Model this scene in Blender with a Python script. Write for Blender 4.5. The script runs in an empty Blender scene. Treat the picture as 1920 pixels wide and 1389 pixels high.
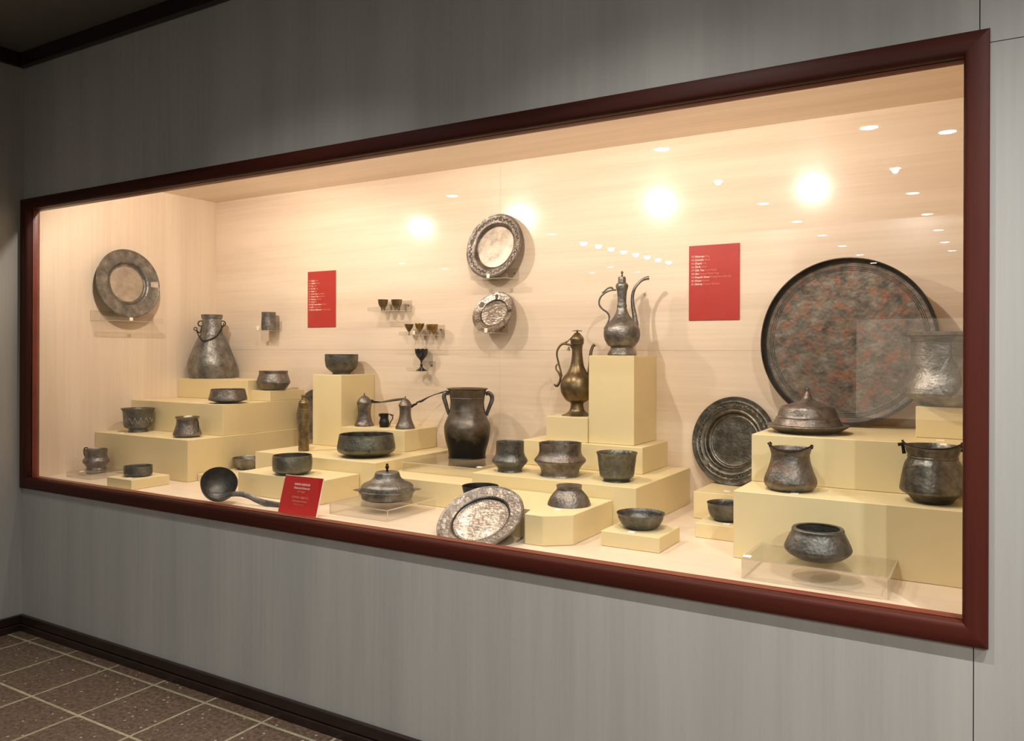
import bpy, bmesh, math, random
from mathutils import Vector, Matrix
random.seed(7)
C = bpy.context.scene.collection
PI = math.pi

# ------------------------------------------------------------------ camera, world, exposure
# metres: X along the gallery wall, Y into the display case, Z up (0 = underside of the case frame)
FX, YAW, ROLL = 1495.9, 0.5417, 0.003
cam_d = bpy.data.cameras.new('camera'); cam = bpy.data.objects.new('camera', cam_d); C.objects.link(cam)
fw = Vector((-math.sin(YAW), math.cos(YAW), 0)); r0 = Vector((math.cos(YAW), math.sin(YAW), 0)); u0 = Vector((0, 0, 1))
rt = r0 * math.cos(ROLL) + u0 * math.sin(ROLL); up = -r0 * math.sin(ROLL) + u0 * math.cos(ROLL)
M = Matrix((rt, up, -fw)).transposed().to_4x4(); M.translation = Vector((4.574, -2.3574, 0.7533)); cam.matrix_world = M
cam_d.sensor_fit = 'HORIZONTAL'; cam_d.sensor_width = 36; cam_d.lens = 36 * FX / 1920
cam_d.shift_y = -35.035 / 1920; cam_d.clip_start = .05; cam_d.clip_end = 60
bpy.context.scene.camera = cam
W = bpy.data.worlds.new('world'); bpy.context.scene.world = W; W.use_nodes = True
W.node_tree.nodes['Background'].inputs[0].default_value = (.02, .022, .024, 1)
W.node_tree.nodes['Background'].inputs[1].default_value = 1.0
vs = bpy.context.scene.view_settings
vs.view_transform = 'Standard'; vs.look = 'None'; vs.exposure = 0.0; vs.gamma = 1.0; vs.use_curve_mapping = False
cy = bpy.context.scene.cycles
cy.max_bounces = 10; cy.transparent_max_bounces = 24; cy.diffuse_bounces = 4; cy.glossy_bounces = 4
cy.sample_clamp_indirect = 6; cy.caustics_reflective = False; cy.caustics_refractive = False

CASE_LAMP_W, CASE_LAMP_COL = 38.5, (1.0, .87, .755)
CEIL_GLOW, CEIL_COL = 62.0, (1.0, .97, .92)
ROOM_W = 112.0

# ------------------------------------------------------------------ materials
def nodes(name):
    m = bpy.data.materials.new(name); m.use_nodes = True
    return m, m.node_tree, m.node_tree.nodes['Principled BSDF']
def ramp(t, fac, stops):
    r = t.nodes.new('ShaderNodeValToRGB'); e = r.color_ramp.elements
    while len(e) < len(stops): e.new(.5)
    for k, (p, c) in zip(e, stops): k.position = p; k.color = (*c, 1)
    t.links.new(fac, r.inputs[0]); return r.outputs[0]
def coords(t, scale=(1, 1, 1), kind='Object'):
    tc = t.nodes.new('ShaderNodeTexCoord'); mp = t.nodes.new('ShaderNodeMapping')
    mp.inputs['Scale'].default_value = scale; t.links.new(tc.outputs[kind], mp.inputs[0]); return mp.outputs[0]
def noise(t, vec, scale, detail=4, rough=.6):
    n = t.nodes.new('ShaderNodeTexNoise'); n.inputs['Scale'].default_value = scale
    n.inputs['Detail'].default_value = detail; n.inputs['Roughness'].default_value = rough
    t.links.new(vec, n.inputs['Vector']); return n.outputs['Fac']
def bump(t, b, h, strength, dist=.002):
    n = t.nodes.new('ShaderNodeBump'); n.inputs['Strength'].default_value = strength; n.inputs['Distance'].default_value = dist
    t.links.new(h, n.inputs['Height']); t.links.new(n.outputs[0], b.inputs['Normal'])
def mixc(t, fac, a, b):
    m = t.nodes.new('ShaderNodeMix'); m.data_type = 'RGBA'
    for s, v in ((0, fac), (6, a), (7, b)):
        if hasattr(v, 'is_output'): t.links.new(v, m.inputs[s])
        else: m.inputs[s].default_value = (*v, 1) if isinstance(v, tuple) else v
    return m.outputs[2]
def plain(name, col, rough=.5, metal=0, spec=.5, var=.0, scale=8):
    m, t, b = nodes(name); b.inputs['Roughness'].default_value = rough; b.inputs['Metallic'].default_value = metal
    b.inputs['Specular IOR Level'].default_value = spec
    if var:
        f = noise(t, coords(t), scale); d = tuple(c * (1 - var) for c in col); e = tuple(min(1, c * (1 + var)) for c in col)
        t.links.new(ramp(t, f, [(.3, d), (.7, e)]), b.inputs['Base Color'])
    else: b.inputs['Base Color'].default_value = (*col, 1)
    return m
def metal(name, dark, mid, light, rough=.36, met=.85, scale=9, bmp=.25, bscale=90, patch=None, seed=0, psoft=.08, p0=.50):
    """tarnished hammered sheet metal: cloudy patina in the base colour, small dents in the relief"""
    m, t, b = nodes(name); v = coords(t)
    mp = t.nodes.new('ShaderNodeMapping'); mp.inputs['Location'].default_value = (seed * 3.1, seed * 1.7, seed * .9); t.links.new(v, mp.inputs[0]); v = mp.outputs[0]
    f = noise(t, v, scale, 7, .68)
    c = ramp(t, f, [(.32, dark), (.5, mid), (.70, light)])
    if patch:
        c = mixc(t, ramp(t, noise(t, v, scale * 1.6, 6, .7), [(p0, (0, 0, 0)), (p0 + psoft, (1, 1, 1))]), c, patch)
    t.links.new(c, b.inputs['Base Color'])
    r = t.nodes.new('ShaderNodeMapRange'); r.inputs['To Min'].default_value = rough + .16; r.inputs['To Max'].default_value = rough - .10
    t.links.new(noise(t, v, scale * 2.3, 4), r.inputs[0]); t.links.new(r.outputs[0], b.inputs['Roughness'])
    b.inputs['Metallic'].default_value = met
    vo = t.nodes.new('ShaderNodeTexVoronoi'); vo.inputs['Scale'].default_value = bscale; vo.feature = 'SMOOTH_F1'
    t.links.new(v, vo.inputs['Vector'])
    ad = t.nodes.new('ShaderNodeMath'); ad.operation = 'MULTIPLY_ADD'; t.links.new(noise(t, v, bscale * .5, 3), ad.inputs[0]); ad.inputs[1].default_value = 1.2; t.links.new(vo.outputs['Distance'], ad.inputs[2])
    bump(t, b, ad.outputs[0], bmp, .003)
    return m
PEW = [metal('pewter_%d' % i, d, m_, l, rough=r, seed=i, patch=p, met=.85, bmp=.42, scale=15, bscale=110) for i, (d, m_, l, r, p) in enumerate([
    ((.085, .080, .070), (.20, .19, .17), (.36, .345, .31), .42, None),
    ((.070, .066, .058), (.17, .16, .14), (.30, .28, .25), .44, (.22, .15, .11)),
    ((.055, .054, .049), (.135, .13, .115), (.25, .24, .215), .44, None),
    ((.085, .076, .066), (.20, .18, .16), (.36, .33, .29), .40, (.21, .165, .135)),
    ((.065, .064, .054), (.155, .152, .128), (.28, .275, .235), .40, (.16, .165, .125))])]
SILV = metal('tinned_copper', (.13, .115, .095), (.36, .32, .275), (.68, .62, .54), rough=.32, scale=17, bmp=.5, seed=8, patch=(.24, .20, .17))
TANPL = metal('tan_tin', (.30, .255, .20), (.42, .36, .28), (.54, .47, .38), rough=.42, met=.6, scale=12, bmp=.15, seed=19)
PALE = metal('pale_tin', (.34, .29, .23), (.56, .49, .40), (.76, .68, .57), rough=.42, met=.55, scale=16, bmp=.15, seed=9)
BRONZE = metal('bronze', (.10, .075, .040), (.20, .145, .075), (.33, .25, .13), rough=.34, scale=10, bmp=.10, seed=10)
BRASS = metal('old_brass', (.20, .13, .05), (.34, .235, .09), (.50, .36, .15), rough=.34, scale=20, bmp=.2, seed=11)
DARK = metal('sooted_metal', (.012, .011, .010), (.03, .028, .026), (.06, .055, .05), rough=.42, bmp=.2, seed=12)
BLACKSIL = metal('black_silver', (.02, .022, .026), (.05, .052, .058), (.10, .10, .11), rough=.22, bmp=.2, seed=13)
COPPER = metal('copper_tray', (.060, .056, .048), (.150, .132, .105), (.28, .245, .20), rough=.52, met=.5, scale=17, bmp=.5, bscale=70, patch=(.27, .12, .07), seed=14, psoft=.16, p0=.49)
TRAYRIM = metal('tray_rim', (.03, .03, .026), (.06, .055, .048), (.10, .09, .08), rough=.45, met=.6, scale=10, seed=15)
OLDPL = metal('old_plate', (.055, .052, .042), (.14, .13, .105), (.27, .245, .20), rough=.36, scale=16, bmp=.35, seed=16)
SILVD = metal('worn_tin', (.085, .076, .064), (.23, .205, .18), (.48, .43, .38), rough=.34, scale=16, bmp=.5, seed=21, patch=(.16, .14, .12))
MILL = metal('mill_brass', (.10, .07, .032), (.22, .155, .07), (.36, .26, .12), rough=.42, scale=26, bmp=.2, seed=22)
WOODH = plain('weathered_wood', (.085, .075, .045), .65, var=.4, scale=60)
# jar: soot on the lower half is a stain with a shape of its own
def jar_mat():
    m, t, b = nodes('jar_metal'); v = coords(t); f = noise(t, v, 12, 7, .65)
    c = ramp(t, f, [(.32, (.06, .052, .043)), (.5, (.125, .105, .085)), (.7, (.22, .19, .155))])
    sx = t.nodes.new('ShaderNodeSeparateXYZ'); t.links.new(v, sx.inputs[0])
    a = t.nodes.new('ShaderNodeMath'); a.operation = 'MULTIPLY_ADD'; t.links.new(f, a.inputs[0]); a.inputs[1].default_value = .12; t.links.new(sx.outputs[2], a.inputs[2])
    t.links.new(mixc(t, ramp(t, a.outputs[0], [(.15, (1, 1, 1)), (.21, (0, 0, 0))]), c, (.008, .009, .010)), b.inputs['Base Color'])
    b.inputs['Metallic'].default_value = .75; b.inputs['Roughness'].default_value = .36
    bump(t, b, noise(t, v, 60, 4), .25, .003); return m
JAR = jar_mat()
def laminate(name, c1, c2, axis, rough=.3, coat=.0, grain=60, spec=.5):
    m, t, b = nodes(name); sc = [grain, grain, grain]; sc[axis] = 1.5
    g = noise(t, coords(t, tuple(sc)), 1.0, 5, .6); sc2 = [5., 5., 5.]; sc2[axis] = .35
    w = noise(t, coords(t, tuple(sc2)), 1.0, 2)
    a = t.nodes.new('ShaderNodeMath'); a.operation = 'MULTIPLY_ADD'; t.links.new(g, a.inputs[0]); a.inputs[1].default_value = .35
    h = t.nodes.new('ShaderNodeMath'); h.operation = 'MULTIPLY'; t.links.new(w, h.inputs[0]); h.inputs[1].default_value = .65; t.links.new(h.outputs[0], a.inputs[2])
    t.links.new(ramp(t, a.outputs[0], [(.36, c1), (.62, c2)]), b.inputs['Base Color'])
    b.inputs['Roughness'].default_value = rough; b.inputs['Specular IOR Level'].default_value = spec
    if coat: b.inputs['Coat Weight'].default_value = coat; b.inputs['Coat Roughness'].default_value = .17
    return m
MAPLE_H = laminate('maple_horizontal', (.69, .545, .405), (.83, .69, .53), 0, .5, .55)
MAPLE_V = laminate('maple_vertical', (.71, .565, .42), (.83, .69, .53), 2, .5, .2)
MAPLE_F = laminate('maple_floor', (.74, .59, .44), (.83, .69, .53), 0, .45, .2)
PLINTH = plain('cream_plinth_paint', (.75, .62, .345), .55, var=.03, scale=3)
GREYWALL = laminate('grey_wall_laminate', (.345, .340, .315), (.415, .405, .375), 2, .6, 0, 45)
REDWOOD = laminate('mahogany', (.030, .0065, .004), (.074, .0145, .008), 0, .5, 0, 50, .18)
REDWOOD_V = laminate('mahogany_upright', (.030, .0065, .004), (.074, .0145, .008), 2, .5, 0, 50, .18)
BEADWOOD_LIT = laminate('mahogany_bead_lit', (.13, .026, .014), (.215, .042, .022), 0, .35, 0, 50)  # frame bead lightened and reddened: strong case light put into its colour
BLACKTRIM = plain('dark_brown_trim', (.020, .010, .008), .35, var=.3)
CEILM = plain('dark_ceiling', (.16, .16, .15), .8, var=.05)
BOARD = plain('backing_board', (.05, .045, .04), .8)
RED = plain('red_panel', (.44, .036, .026), .38, var=.06, scale=20)
RED2 = plain('red_sign', (.46, .018, .016), .35, var=.06, scale=20)
INK = plain('white_print', (.85, .70, .60), .5); INK2 = plain('pale_print', (.70, .24, .18), .5); INK3 = plain('faint_print', (.60, .12, .08), .5)
CARD = plain('cream_card', (.90, .84, .70), .6); CARDINK = plain('grey_print', (.35, .3, .25), .6)
WHITE = plain('white_ring', (.75, .75, .72), .4)
GROUT = plain('grout', (.38, .34, .21), .8, var=.2, scale=20)
def tile_mat():
    m, t, b = nodes('terrazzo_tile'); tc = t.nodes.new('ShaderNodeTexCoord')
    oi = t.nodes.new('ShaderNodeObjectInfo'); ad = t.nodes.new('ShaderNodeVectorMath'); ad.operation = 'ADD'
    t.links.new(tc.outputs['Object'], ad.inputs[0]); t.links.new(oi.outputs['Location'], ad.inputs[1]); v = ad.outputs[0]
    c = ramp(t, noise(t, v, 55, 6, .75), [(.35, (.065, .042, .027)), (.52, (.15, .098, .065)), (.7, (.26, .165, .11))])
    vo = t.nodes.new('ShaderNodeTexVoronoi'); vo.inputs['Scale'].default_value = 26; t.links.new(v, vo.inputs['Vector'])
    chip = ramp(t, vo.outputs['Distance'], [(.12, (1, 1, 1)), (.16, (0, 0, 0))])
    col = t.nodes.new('ShaderNodeSeparateColor'); t.links.new(vo.outputs['Color'], col.inputs[0])
    sel = ramp(t, col.outputs[0], [(.50, (0, 0, 0)), (.51, (1, 1, 1))])
    mu = mixc(t, chip, (0., 0., 0.), sel)
    t.links.new(mixc(t, mu, c, (.50, .42, .34)), b.inputs['Base Color'])
    b.inputs['Roughness'].default_value = .42; bump(t, b, noise(t, v, 120, 3), .15, .001); return m
TILE = tile_mat()
def emis(name, col, s):
    m = bpy.data.materials.new(name); m.use_nodes = True; t = m.node_tree; t.nodes.clear()
    o = t.nodes.new('ShaderNodeOutputMaterial'); e = t.nodes.new('ShaderNodeEmission'); e.inputs[0].default_value = (*col, 1); e.inputs[1].default_value = s
    t.links.new(e.outputs[0], o.inputs[0]); return m
CEILGLOW = emis('lamp_diffuser', CEIL_COL, CEIL_GLOW)
SHOWGLOW = emis('lit_showcase_back', (1.0, .82, .62), 1.25)
def thin(name, tint, f0=.5, haze=None, hz=0.):
    """clear sheet: see-through with a Fresnel mirror on each face"""
    m = bpy.data.materials.new(name); m.use_nodes = True; t = m.node_tree; t.nodes.clear()
    o = t.nodes.new('ShaderNodeOutputMaterial'); tr = t.nodes.new('ShaderNodeBsdfTransparent'); tr.inputs[0].default_value = (*tint, 1)
    gl = t.nodes.new('ShaderNodeBsdfGlossy'); gl.inputs['Roughness'].default_value = 0.0
    fr = t.nodes.new('ShaderNodeFresnel'); ge = t.nodes.new('ShaderNodeNewGeometry'); io = t.nodes.new('ShaderNodeMapRange')
    io.inputs['To Min'].default_value = 1.5; io.inputs['To Max'].default_value = 1 / 1.5      # both faces reflect like air-to-glass
    t.links.new(ge.outputs['Backfacing'], io.inputs[0]); t.links.new(io.outputs[0], fr.inputs[0])
    mx = t.nodes.new('ShaderNodeMixShader'); t.links.new(fr.outputs[0], mx.inputs[0]); t.links.new(tr.outputs[0], mx.inputs[1]); t.links.new(gl.outputs[0], mx.inputs[2])
    last = mx.outputs[0]
    if haze:
        d = t.nodes.new('ShaderNodeBsdfTranslucent'); d.inputs[0].default_value = (*haze, 1); d2 = t.nodes.new('ShaderNodeBsdfDiffuse'); d2.inputs[0].default_value = (*haze, 1)
        a = t.nodes.new('ShaderNodeMixShader'); a.inputs[0].default_value = .5; t.links.new(d.outputs[0], a.inputs[1]); t.links.new(d2.outputs[0], a.inputs[2])
        m2 = t.nodes.new('ShaderNodeMixShader'); m2.inputs[0].default_value = hz; t.links.new(last, m2.inputs[1]); t.links.new(a.outputs[0], m2.inputs[2]); last = m2.outputs[0]
    t.links.new(last, o.inputs[0]); return m
GLASS = thin('case_glass', (.985, .99, .985))
ACRYL = thin('acrylic_face', (.97, .965, .95), haze=(.9, .85, .75), hz=.03)
ACRYL_E = thin('acrylic_edge', (.95, .93, .86), haze=(.95, .88, .74), hz=.60)

# ------------------------------------------------------------------ mesh helpers
def link(name, me, mats, parent=None, smooth=False):
    o = bpy.data.objects.new(name, me); C.objects.link(o)
    for m in (mats if isinstance(mats, (list, tuple)) else [mats]): me.materials.append(m)
    if smooth:
        for p in me.polygons: p.use_smooth = True
    if parent: o.parent = parent
    return o
def build(name, bm, mats, parent=None, smooth=False, angle=None):
    bmesh.ops.recalc_face_normals(bm, faces=bm.faces)
    me = bpy.data.meshes.new(name); bm.to_mesh(me); bm.free()
    o = link(name, me, mats, parent, smooth)
    if angle is not None and smooth: me.set_sharp_from_angle(angle=math.radians(angle))
    return o
def box(bm, x0, x1, y0, y1, z0, z1, bevel=0, mi=0):
    v = [bm.verts.new(p) for p in ((x0, y0, z0), (x1, y0, z0), (x1, y1, z0), (x0, y1, z0), (x0, y0, z1), (x1, y0, z1), (x1, y1, z1), (x0, y1, z1))]
    f = [bm.faces.new([v[i] for i in q]) for q in ((0, 3, 2, 1), (4, 5, 6, 7), (0, 1, 5, 4), (1, 2, 6, 5), (2, 3, 7, 6), (3, 0, 4, 7))]
    for q in f: q.material_index = mi
    if bevel:
        bmesh.ops.bevel(bm, geom=list({e for q in f for e in q.edges}), offset=bevel, segments=1, affect='EDGES')
    return f
def boxobj(name, mat, x0, x1, y0, y1, z0, z1, parent=None, bevel=0):
    bm = bmesh.new(); box(bm, x0, x1, y0, y1, z0, z1, bevel); return build(name, bm, mat, parent)
def lathe(bm, prof, seg=56, T=None, mi=0, wob=0, ph=0):
    """prof: (r, z) list; closed at ends where r == 0"""
    rings = []
    for k, (r, z) in enumerate(prof):
        if r < 1e-5: rings.append([bm.verts.new((0, 0, z))]); continue
        rings.append([bm.verts.new((r * (1 + wob * math.sin(3 * 2 * PI * i / seg + ph) + wob * .7 * math.sin(5 * 2 * PI * i / seg + 1 + ph)) * math.cos(2 * PI * i / seg), r * (1 + wob * math.sin(3 * 2 * PI * i / seg + ph)) * math.sin(2 * PI * i / seg), z)) for i in range(seg)])
    vs_ = [v for r in rings for v in r]
    for a, b in zip(rings, rings[1:]):
        for i in range(seg):
            j = (i + 1) % seg
            if len(a) == 1 and len(b) == 1: break
            if len(a) == 1: f = bm.faces.new((a[0], b[i], b[j]))
            elif len(b) == 1: f = bm.faces.new((a[i], a[j], b[0]))
            else: f = bm.faces.new((a[i], a[j], b[j], b[i]))
            f.material_index = mi
    if T: bmesh.ops.transform(bm, matrix=T, verts=vs_)
    return vs_
def fine(prof, n=4):
    """subdivide a silhouette with a Catmull-Rom curve except at sharp corners"""
    out = []; P = [Vector(p) for p in prof]
    for i in range(len(P) - 1):
        p1, p2 = P[i], P[i + 1]; p0 = P[i - 1] if i else p1; p3 = P[i + 2] if i + 2 < len(P) else p2
        def sharp(a, b, c):
            u, w = b - a, c - b
            return u.length < 1e-6 or w.length < 1e-6 or u.angle(w) > .75
        t1 = (p2 - p0) * .5 if not sharp(p0, p1, p2) else (p2 - p1); t2 = (p3 - p1) * .5 if not sharp(p1, p2, p3) else (p2 - p1)
        L = (p2 - p1).length; 
        if t1.length > L: t1 = t1.normalized() * L
        if t2.length > L: t2 = t2.normalized() * L
        for k in range(n):
            t = k / n; h = (2 * t**3 - 3 * t**2 + 1) * p1 + (t**3 - 2 * t**2 + t) * t1 + (-2 * t**3 + 3 * t**2) * p2 + (t**3 - t**2) * t2
            out.append((max(h.x, 0), h.y))
    out.append(tuple(P[-1])); return out
def hollow(prof, th=.0028, lip=.0018):
    """open vessel: outer wall, rolled lip, inner wall, closed bottom with a slight kick"""
    o = fine(prof); r_t, z_t = o[-1]
    inner = [(max(r - th, .0008), max(z, th * 1.3)) for r, z in reversed(o) if z > th * 1.3]
    return [(0, .0012)] + o + [(r_t + lip * .2, z_t + lip * .6), (r_t - th * .5, z_t + lip)] + inner + [(0, inner[-1][1])]
def solid(prof): return [(0, prof[0][1])] + fine(prof) + ([(0, prof[-1][1])] if prof[-1][0] > 1e-4 else [])
def tube(bm, pts, rad, seg=10, flat=1.0, sub=5, side=(0, 1, 0), mi=0):
    """swept bar through points (3-D); rad number or list; flat squashes it across `side`"""
    P = [Vector(p) for p in pts]; R = rad if isinstance(rad, (list, tuple)) else [rad] * len(P)
    Q, RR = [], []
    for i in range(len(P) - 1):
        p0 = P[i - 1] if i else P[i]; p3 = P[i + 2] if i + 2 < len(P) else P[i + 1]
        for k in range(sub):
            t = k / sub; p1, p2 = P[i], P[i + 1]
            Q.append(.5 * ((2 * p1) + (p2 - p0) * t + (2 * p0 - 5 * p1 + 4 * p2 - p3) * t * t + (3 * p1 - p0 - 3 * p2 + p3) * t**3)); RR.append(R[i] + (R[i + 1] - R[i]) * t)
    Q.append(P[-1]); RR.append(R[-1]); S = Vector(side); rings = []
    for i, q in enumerate(Q):
        d = (Q[min(i + 1, len(Q) - 1)] - Q[max(i - 1, 0)]).normalized()
        n = d.cross(S); n = n.normalized() if n.length > 1e-4 else d.orthogonal().normalized(); s = n.cross(d).normalized()
        rings.append([bm.verts.new(q + (n * math.cos(2 * PI * k / seg) * flat + s * math.sin(2 * PI * k / seg)) * RR[i]) for k in range(seg)])
    for a, b in zip(rings, rings[1:]):
        for k in range(seg): bm.faces.new((a[k], a[(k + 1) % seg], b[(k + 1) % seg], b[k])).material_index = mi
    bm.faces.new(rings[0]); bm.faces.new(list(reversed(rings[-1])))
def torus(bm, c, R, r, T=None, seg=24, ms=8):
    vs_ = []; rings = []
    for i in range(seg):
        a = 2 * PI * i / seg
        rings.append([bm.verts.new((math.cos(a) * (R + r * math.cos(2 * PI * k / ms)), math.sin(a) * (R + r * math.cos(2 * PI * k / ms)), r * math.sin(2 * PI * k / ms))) for k in range(ms)])
    for i in range(seg):
        a, b = rings[i], rings[(i + 1) % seg]
        for k in range(ms): bm.faces.new((a[k], b[k], b[(k + 1) % ms], a[(k + 1) % ms]))
    vs_ = [v for r_ in rings for v in r_]
    bmesh.ops.transform(bm, matrix=Matrix.Translation(Vector(c)) @ (T or Matrix()), verts=vs_)
def ball(bm, c, r, sc=(1, 1, 1), seg=12):
    bmesh.ops.create_uvsphere(bm, u_segments=seg, v_segments=max(6, seg // 2 + 1), radius=r, matrix=Matrix.Translation(Vector(c)) @ Matrix.Diagonal((*sc, 1)))
def empty(name, loc=(0, 0, 0), rz=0):
    o = bpy.data.objects.new(name, None); C.objects.link(o); o.location = loc; o.rotation_euler = (0, 0, rz); o.empty_display_size = .05; return o
def tag(o, label, cat, group=None):
    o['label'] = label; o['category'] = cat
    if group: o['group'] = group
    return o
def struct(o): o['kind'] = 'structure'; return o
def text_mesh(name, body, size, mat, parent, loc, rot, align='LEFT', bold=0.0):
    cu = bpy.data.curves.new(name, 'FONT'); cu.body = body; cu.size = size; cu.extrude = .0003; cu.offset = bold; cu.align_x = align; cu.resolution_u = 2
    tmp = bpy.data.objects.new(name, cu); C.objects.link(tmp); bpy.context.view_layer.update()
    me = bpy.data.meshes.new_from_object(tmp.evaluated_get(bpy.context.evaluated_depsgraph_get())); bpy.data.objects.remove(tmp)
    me.materials.clear(); o = link(name, me, mat, parent); o.location = loc; o.rotation_euler = rot; return o
def copy_tree(o, parent=None):
    c = o.copy(); C.objects.link(c); c.parent = parent
    for ch in list(o.children): copy_tree(ch, c)
    return c

# ------------------------------------------------------------------ the gallery room
FW, FH = 4.568, 1.58
ZFL, ZCE = -.78, 2.38
WY = .02                                            # face of the clad wall; the case frame stands 2 cm proud of it
fl = struct(boxobj('floor', GROUT, -7, 8, -15, .02, ZFL - .05, ZFL - .0012))
PT, TX0, TY0 = .3555, .215, -.065
def tile_mesh(w, d):
    bm = bmesh.new(); box(bm, -w / 2, w / 2, -d / 2, d / 2, 0, .006, .0016)
    bmesh.ops.recalc_face_normals(bm, faces=bm.faces); me = bpy.data.meshes.new('floor_tile'); bm.to_mesh(me); bm.free(); me.materials.append(TILE); return me
g = .013
full = tile_mesh(PT - g, PT - g); strip_ = tile_mesh(PT - g, .075)
for i in range(-1, 15):
    for j in range(0, 8):
        o = bpy.data.objects.new('floor_tile', full); C.objects.link(o); o.parent = fl
        o.location = (TX0 + PT * (i - .5), TY0 - PT * (j + .5), ZFL - .0055 + random.uniform(-.0004, .0004))
    o = bpy.data.objects.new('floor_tile', strip_); C.objects.link(o); o.parent = fl; o.location = (TX0 + PT * (i - .5), TY0 + .0375 + g / 2, ZFL - .0055)
bm = bmesh.new()
for i in range(-20, 22):
    for j in range(0, 42):
        if -1 <= i < 15 and j < 8: continue
        x, y = TX0 + PT * (i - .5), TY0 - PT * (j + .5)
        if x < -6.8 or x > 7.8: continue
        h = (PT - g) / 2; bm.faces.new([bm.verts.new(p) for p in ((x - h, y - h, ZFL), (x + h, y - h, ZFL), (x + h, y + h, ZFL), (x - h, y + h, ZFL))])
o = build('floor_tile_field', bm, TILE, fl); o['kind'] = 'stuff'
struct(boxobj('ceiling', CEILM, -7, 8, -15, .3, ZCE, ZCE + .05))
struct(boxobj('wall_left', GREYWALL, -.09, 0, -2.2, WY, ZFL, ZCE))
struct(boxobj('wall_far_left', GREYWALL, -7, -6.95, -15, 0, ZFL, ZCE))
struct(boxobj('wall_right', GREYWALL, 7.9, 8, -15, 0, ZFL, ZCE))
struct(boxobj('wall_opposite', GREYWALL, -7, 8, -15.1, -15, ZFL, ZCE))
# front wall: a backing board with clad panels in front of it, open where the case is
wf = empty('wall_front'); struct(wf)
bm = bmesh.new()
for q in ((-7, 8, ZFL, .0), (-7, 8, FH + .002, ZCE), (-7, -.06, 0, FH), (4.69, 8, 0, FH)): box(bm, q[0], q[1], WY + .0135, WY + .03, q[2], q[3])
build('backing_board', bm, BOARD, wf)
e = .0012
for q in ((-7, -.0, ZFL, ZCE), (0, 4.545 - e, FH - .004, ZCE), (4.545 + e, 8, 1.548 + e, ZCE), (FW - .004, 8, .0 - .004, 1.548 - e), (4.535 + e, 8, ZFL, -.004), (0.0, 4.535 - e, ZFL, .004), (-7.0, .004, 0.004, FH)):
    if q[2] < q[3]: boxobj('wall_panel', GREYWALL, q[0], q[1], WY, WY + .013, q[2], q[3], wf)
struct(boxobj('trim_1', BLACKTRIM, 0, 8, -.012, WY, 2.302, ZCE, bevel=.004))
struct(boxobj('trim_2', BLACKTRIM, 0, .024, -2.2, -.012, 2.302, ZCE, bevel=.004))
def skirting(name, x0, x1, y0, y1, along):
    b = empty(name); struct(b)
    if along == 'x':
        boxobj('plinth_strip', BLACKTRIM, x0, x1, y1 - .020, y1, ZFL + .04, ZFL + .085, b, .003)
        boxobj('kick_strip', BLACKTRIM, x0, x1, y1 - .026, y1, ZFL, ZFL + .037, b, .003)
    else:
        boxobj('plinth_strip', BLACKTRIM, x0, x0 + .020, y0, y1, ZFL + .04, ZFL + .085, b, .003)
        boxobj('kick_strip', BLACKTRIM, x0, x0 + .026, y0, y1, ZFL, ZFL + .037, b, .003)
skirting('baseboard_front', 0, 8, 0, WY, 'x'); skirting('baseboard_left', 0, 0, -2.2, .0, 'y')

# ------------------------------------------------------------------ the case: frame, glass, lined interior
win = empty('window_1'); struct(win)
PRO = [(0, WY + .013), (0, .005), (.002, .0015), (.006, 0), (.044, 0), (.050, .0012), (.0545, .0045), (.0575, .009), (.0585, .015), (.0585, .031), (.052, .0315), (.052, .0385), (.0585, .039), (.0585, .041), (.0595, .043), (.0595, .076), (0, .076)]
CZ0, CZ1, CX0, CX1, CY1 = .035, 1.783, -.05, 4.68, 1.334
corner = [(0, 0), (FW, 0), (FW, FH), (0, FH)]
inn = [(1, 1), (-1, 1), (-1, -1), (1, -1)]
for i, nm in enumerate(('frame_sill', 'frame_stile', 'frame_head', 'frame_stile')):
    bm = bmesh.new(); a, b = corner[i], corner[(i + 1) % 4]; ia, ib = inn[i], inn[(i + 1) % 4]; rings = []
    for (p, q) in ((a, ia), (b, ib)): rings.append([bm.verts.new((p[0] + q[0] * o_, y, p[1] + q[1] * o_)) for o_, y in PRO])
    n = len(PRO)
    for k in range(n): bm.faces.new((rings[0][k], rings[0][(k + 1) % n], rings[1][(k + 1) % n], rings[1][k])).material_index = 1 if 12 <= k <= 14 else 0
    bm.faces.new(rings[0]); bm.faces.new(rings[1])
    build(nm, bm, [REDWOOD if i % 2 == 0 else REDWOOD_V, BEADWOOD_LIT], win, True, 35)
boxobj('glass_pane', GLASS, .053, FW - .053, .0335, .0365, .053, FH - .053, win)
struct(boxobj('floor_case', MAPLE_F, CX0 - .02, CX1 + .02, .0765, CY1 + .02, 0.0, CZ0))
struct(boxobj('ceiling_case', MAPLE_H, CX0 - .02, CX1 + .02, .04, CY1 + .02, CZ1, CZ1 + .02))
struct(boxobj('wall_case_left', MAPLE_V, CX0 - .02, CX0, .0765, CY1 + .02, CZ0, CZ1))
struct(boxobj('wall_case_right', MAPLE_V, CX1, CX1 + .02, .04, CY1 + .02, CZ0, CZ1))
wb = empty('wall_case_back'); struct(wb)
for x0, x1 in ((CX0, 2.276 - .0004), (2.276 + .0004, CX1)):
    for z0, z1 in ((CZ0, .762 - .0004), (.762 + .0004, CZ1)):
        boxobj('veneer_panel', MAPLE_H, x0, x1, CY1, CY1 + .018, z0, z1, wb)
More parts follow.
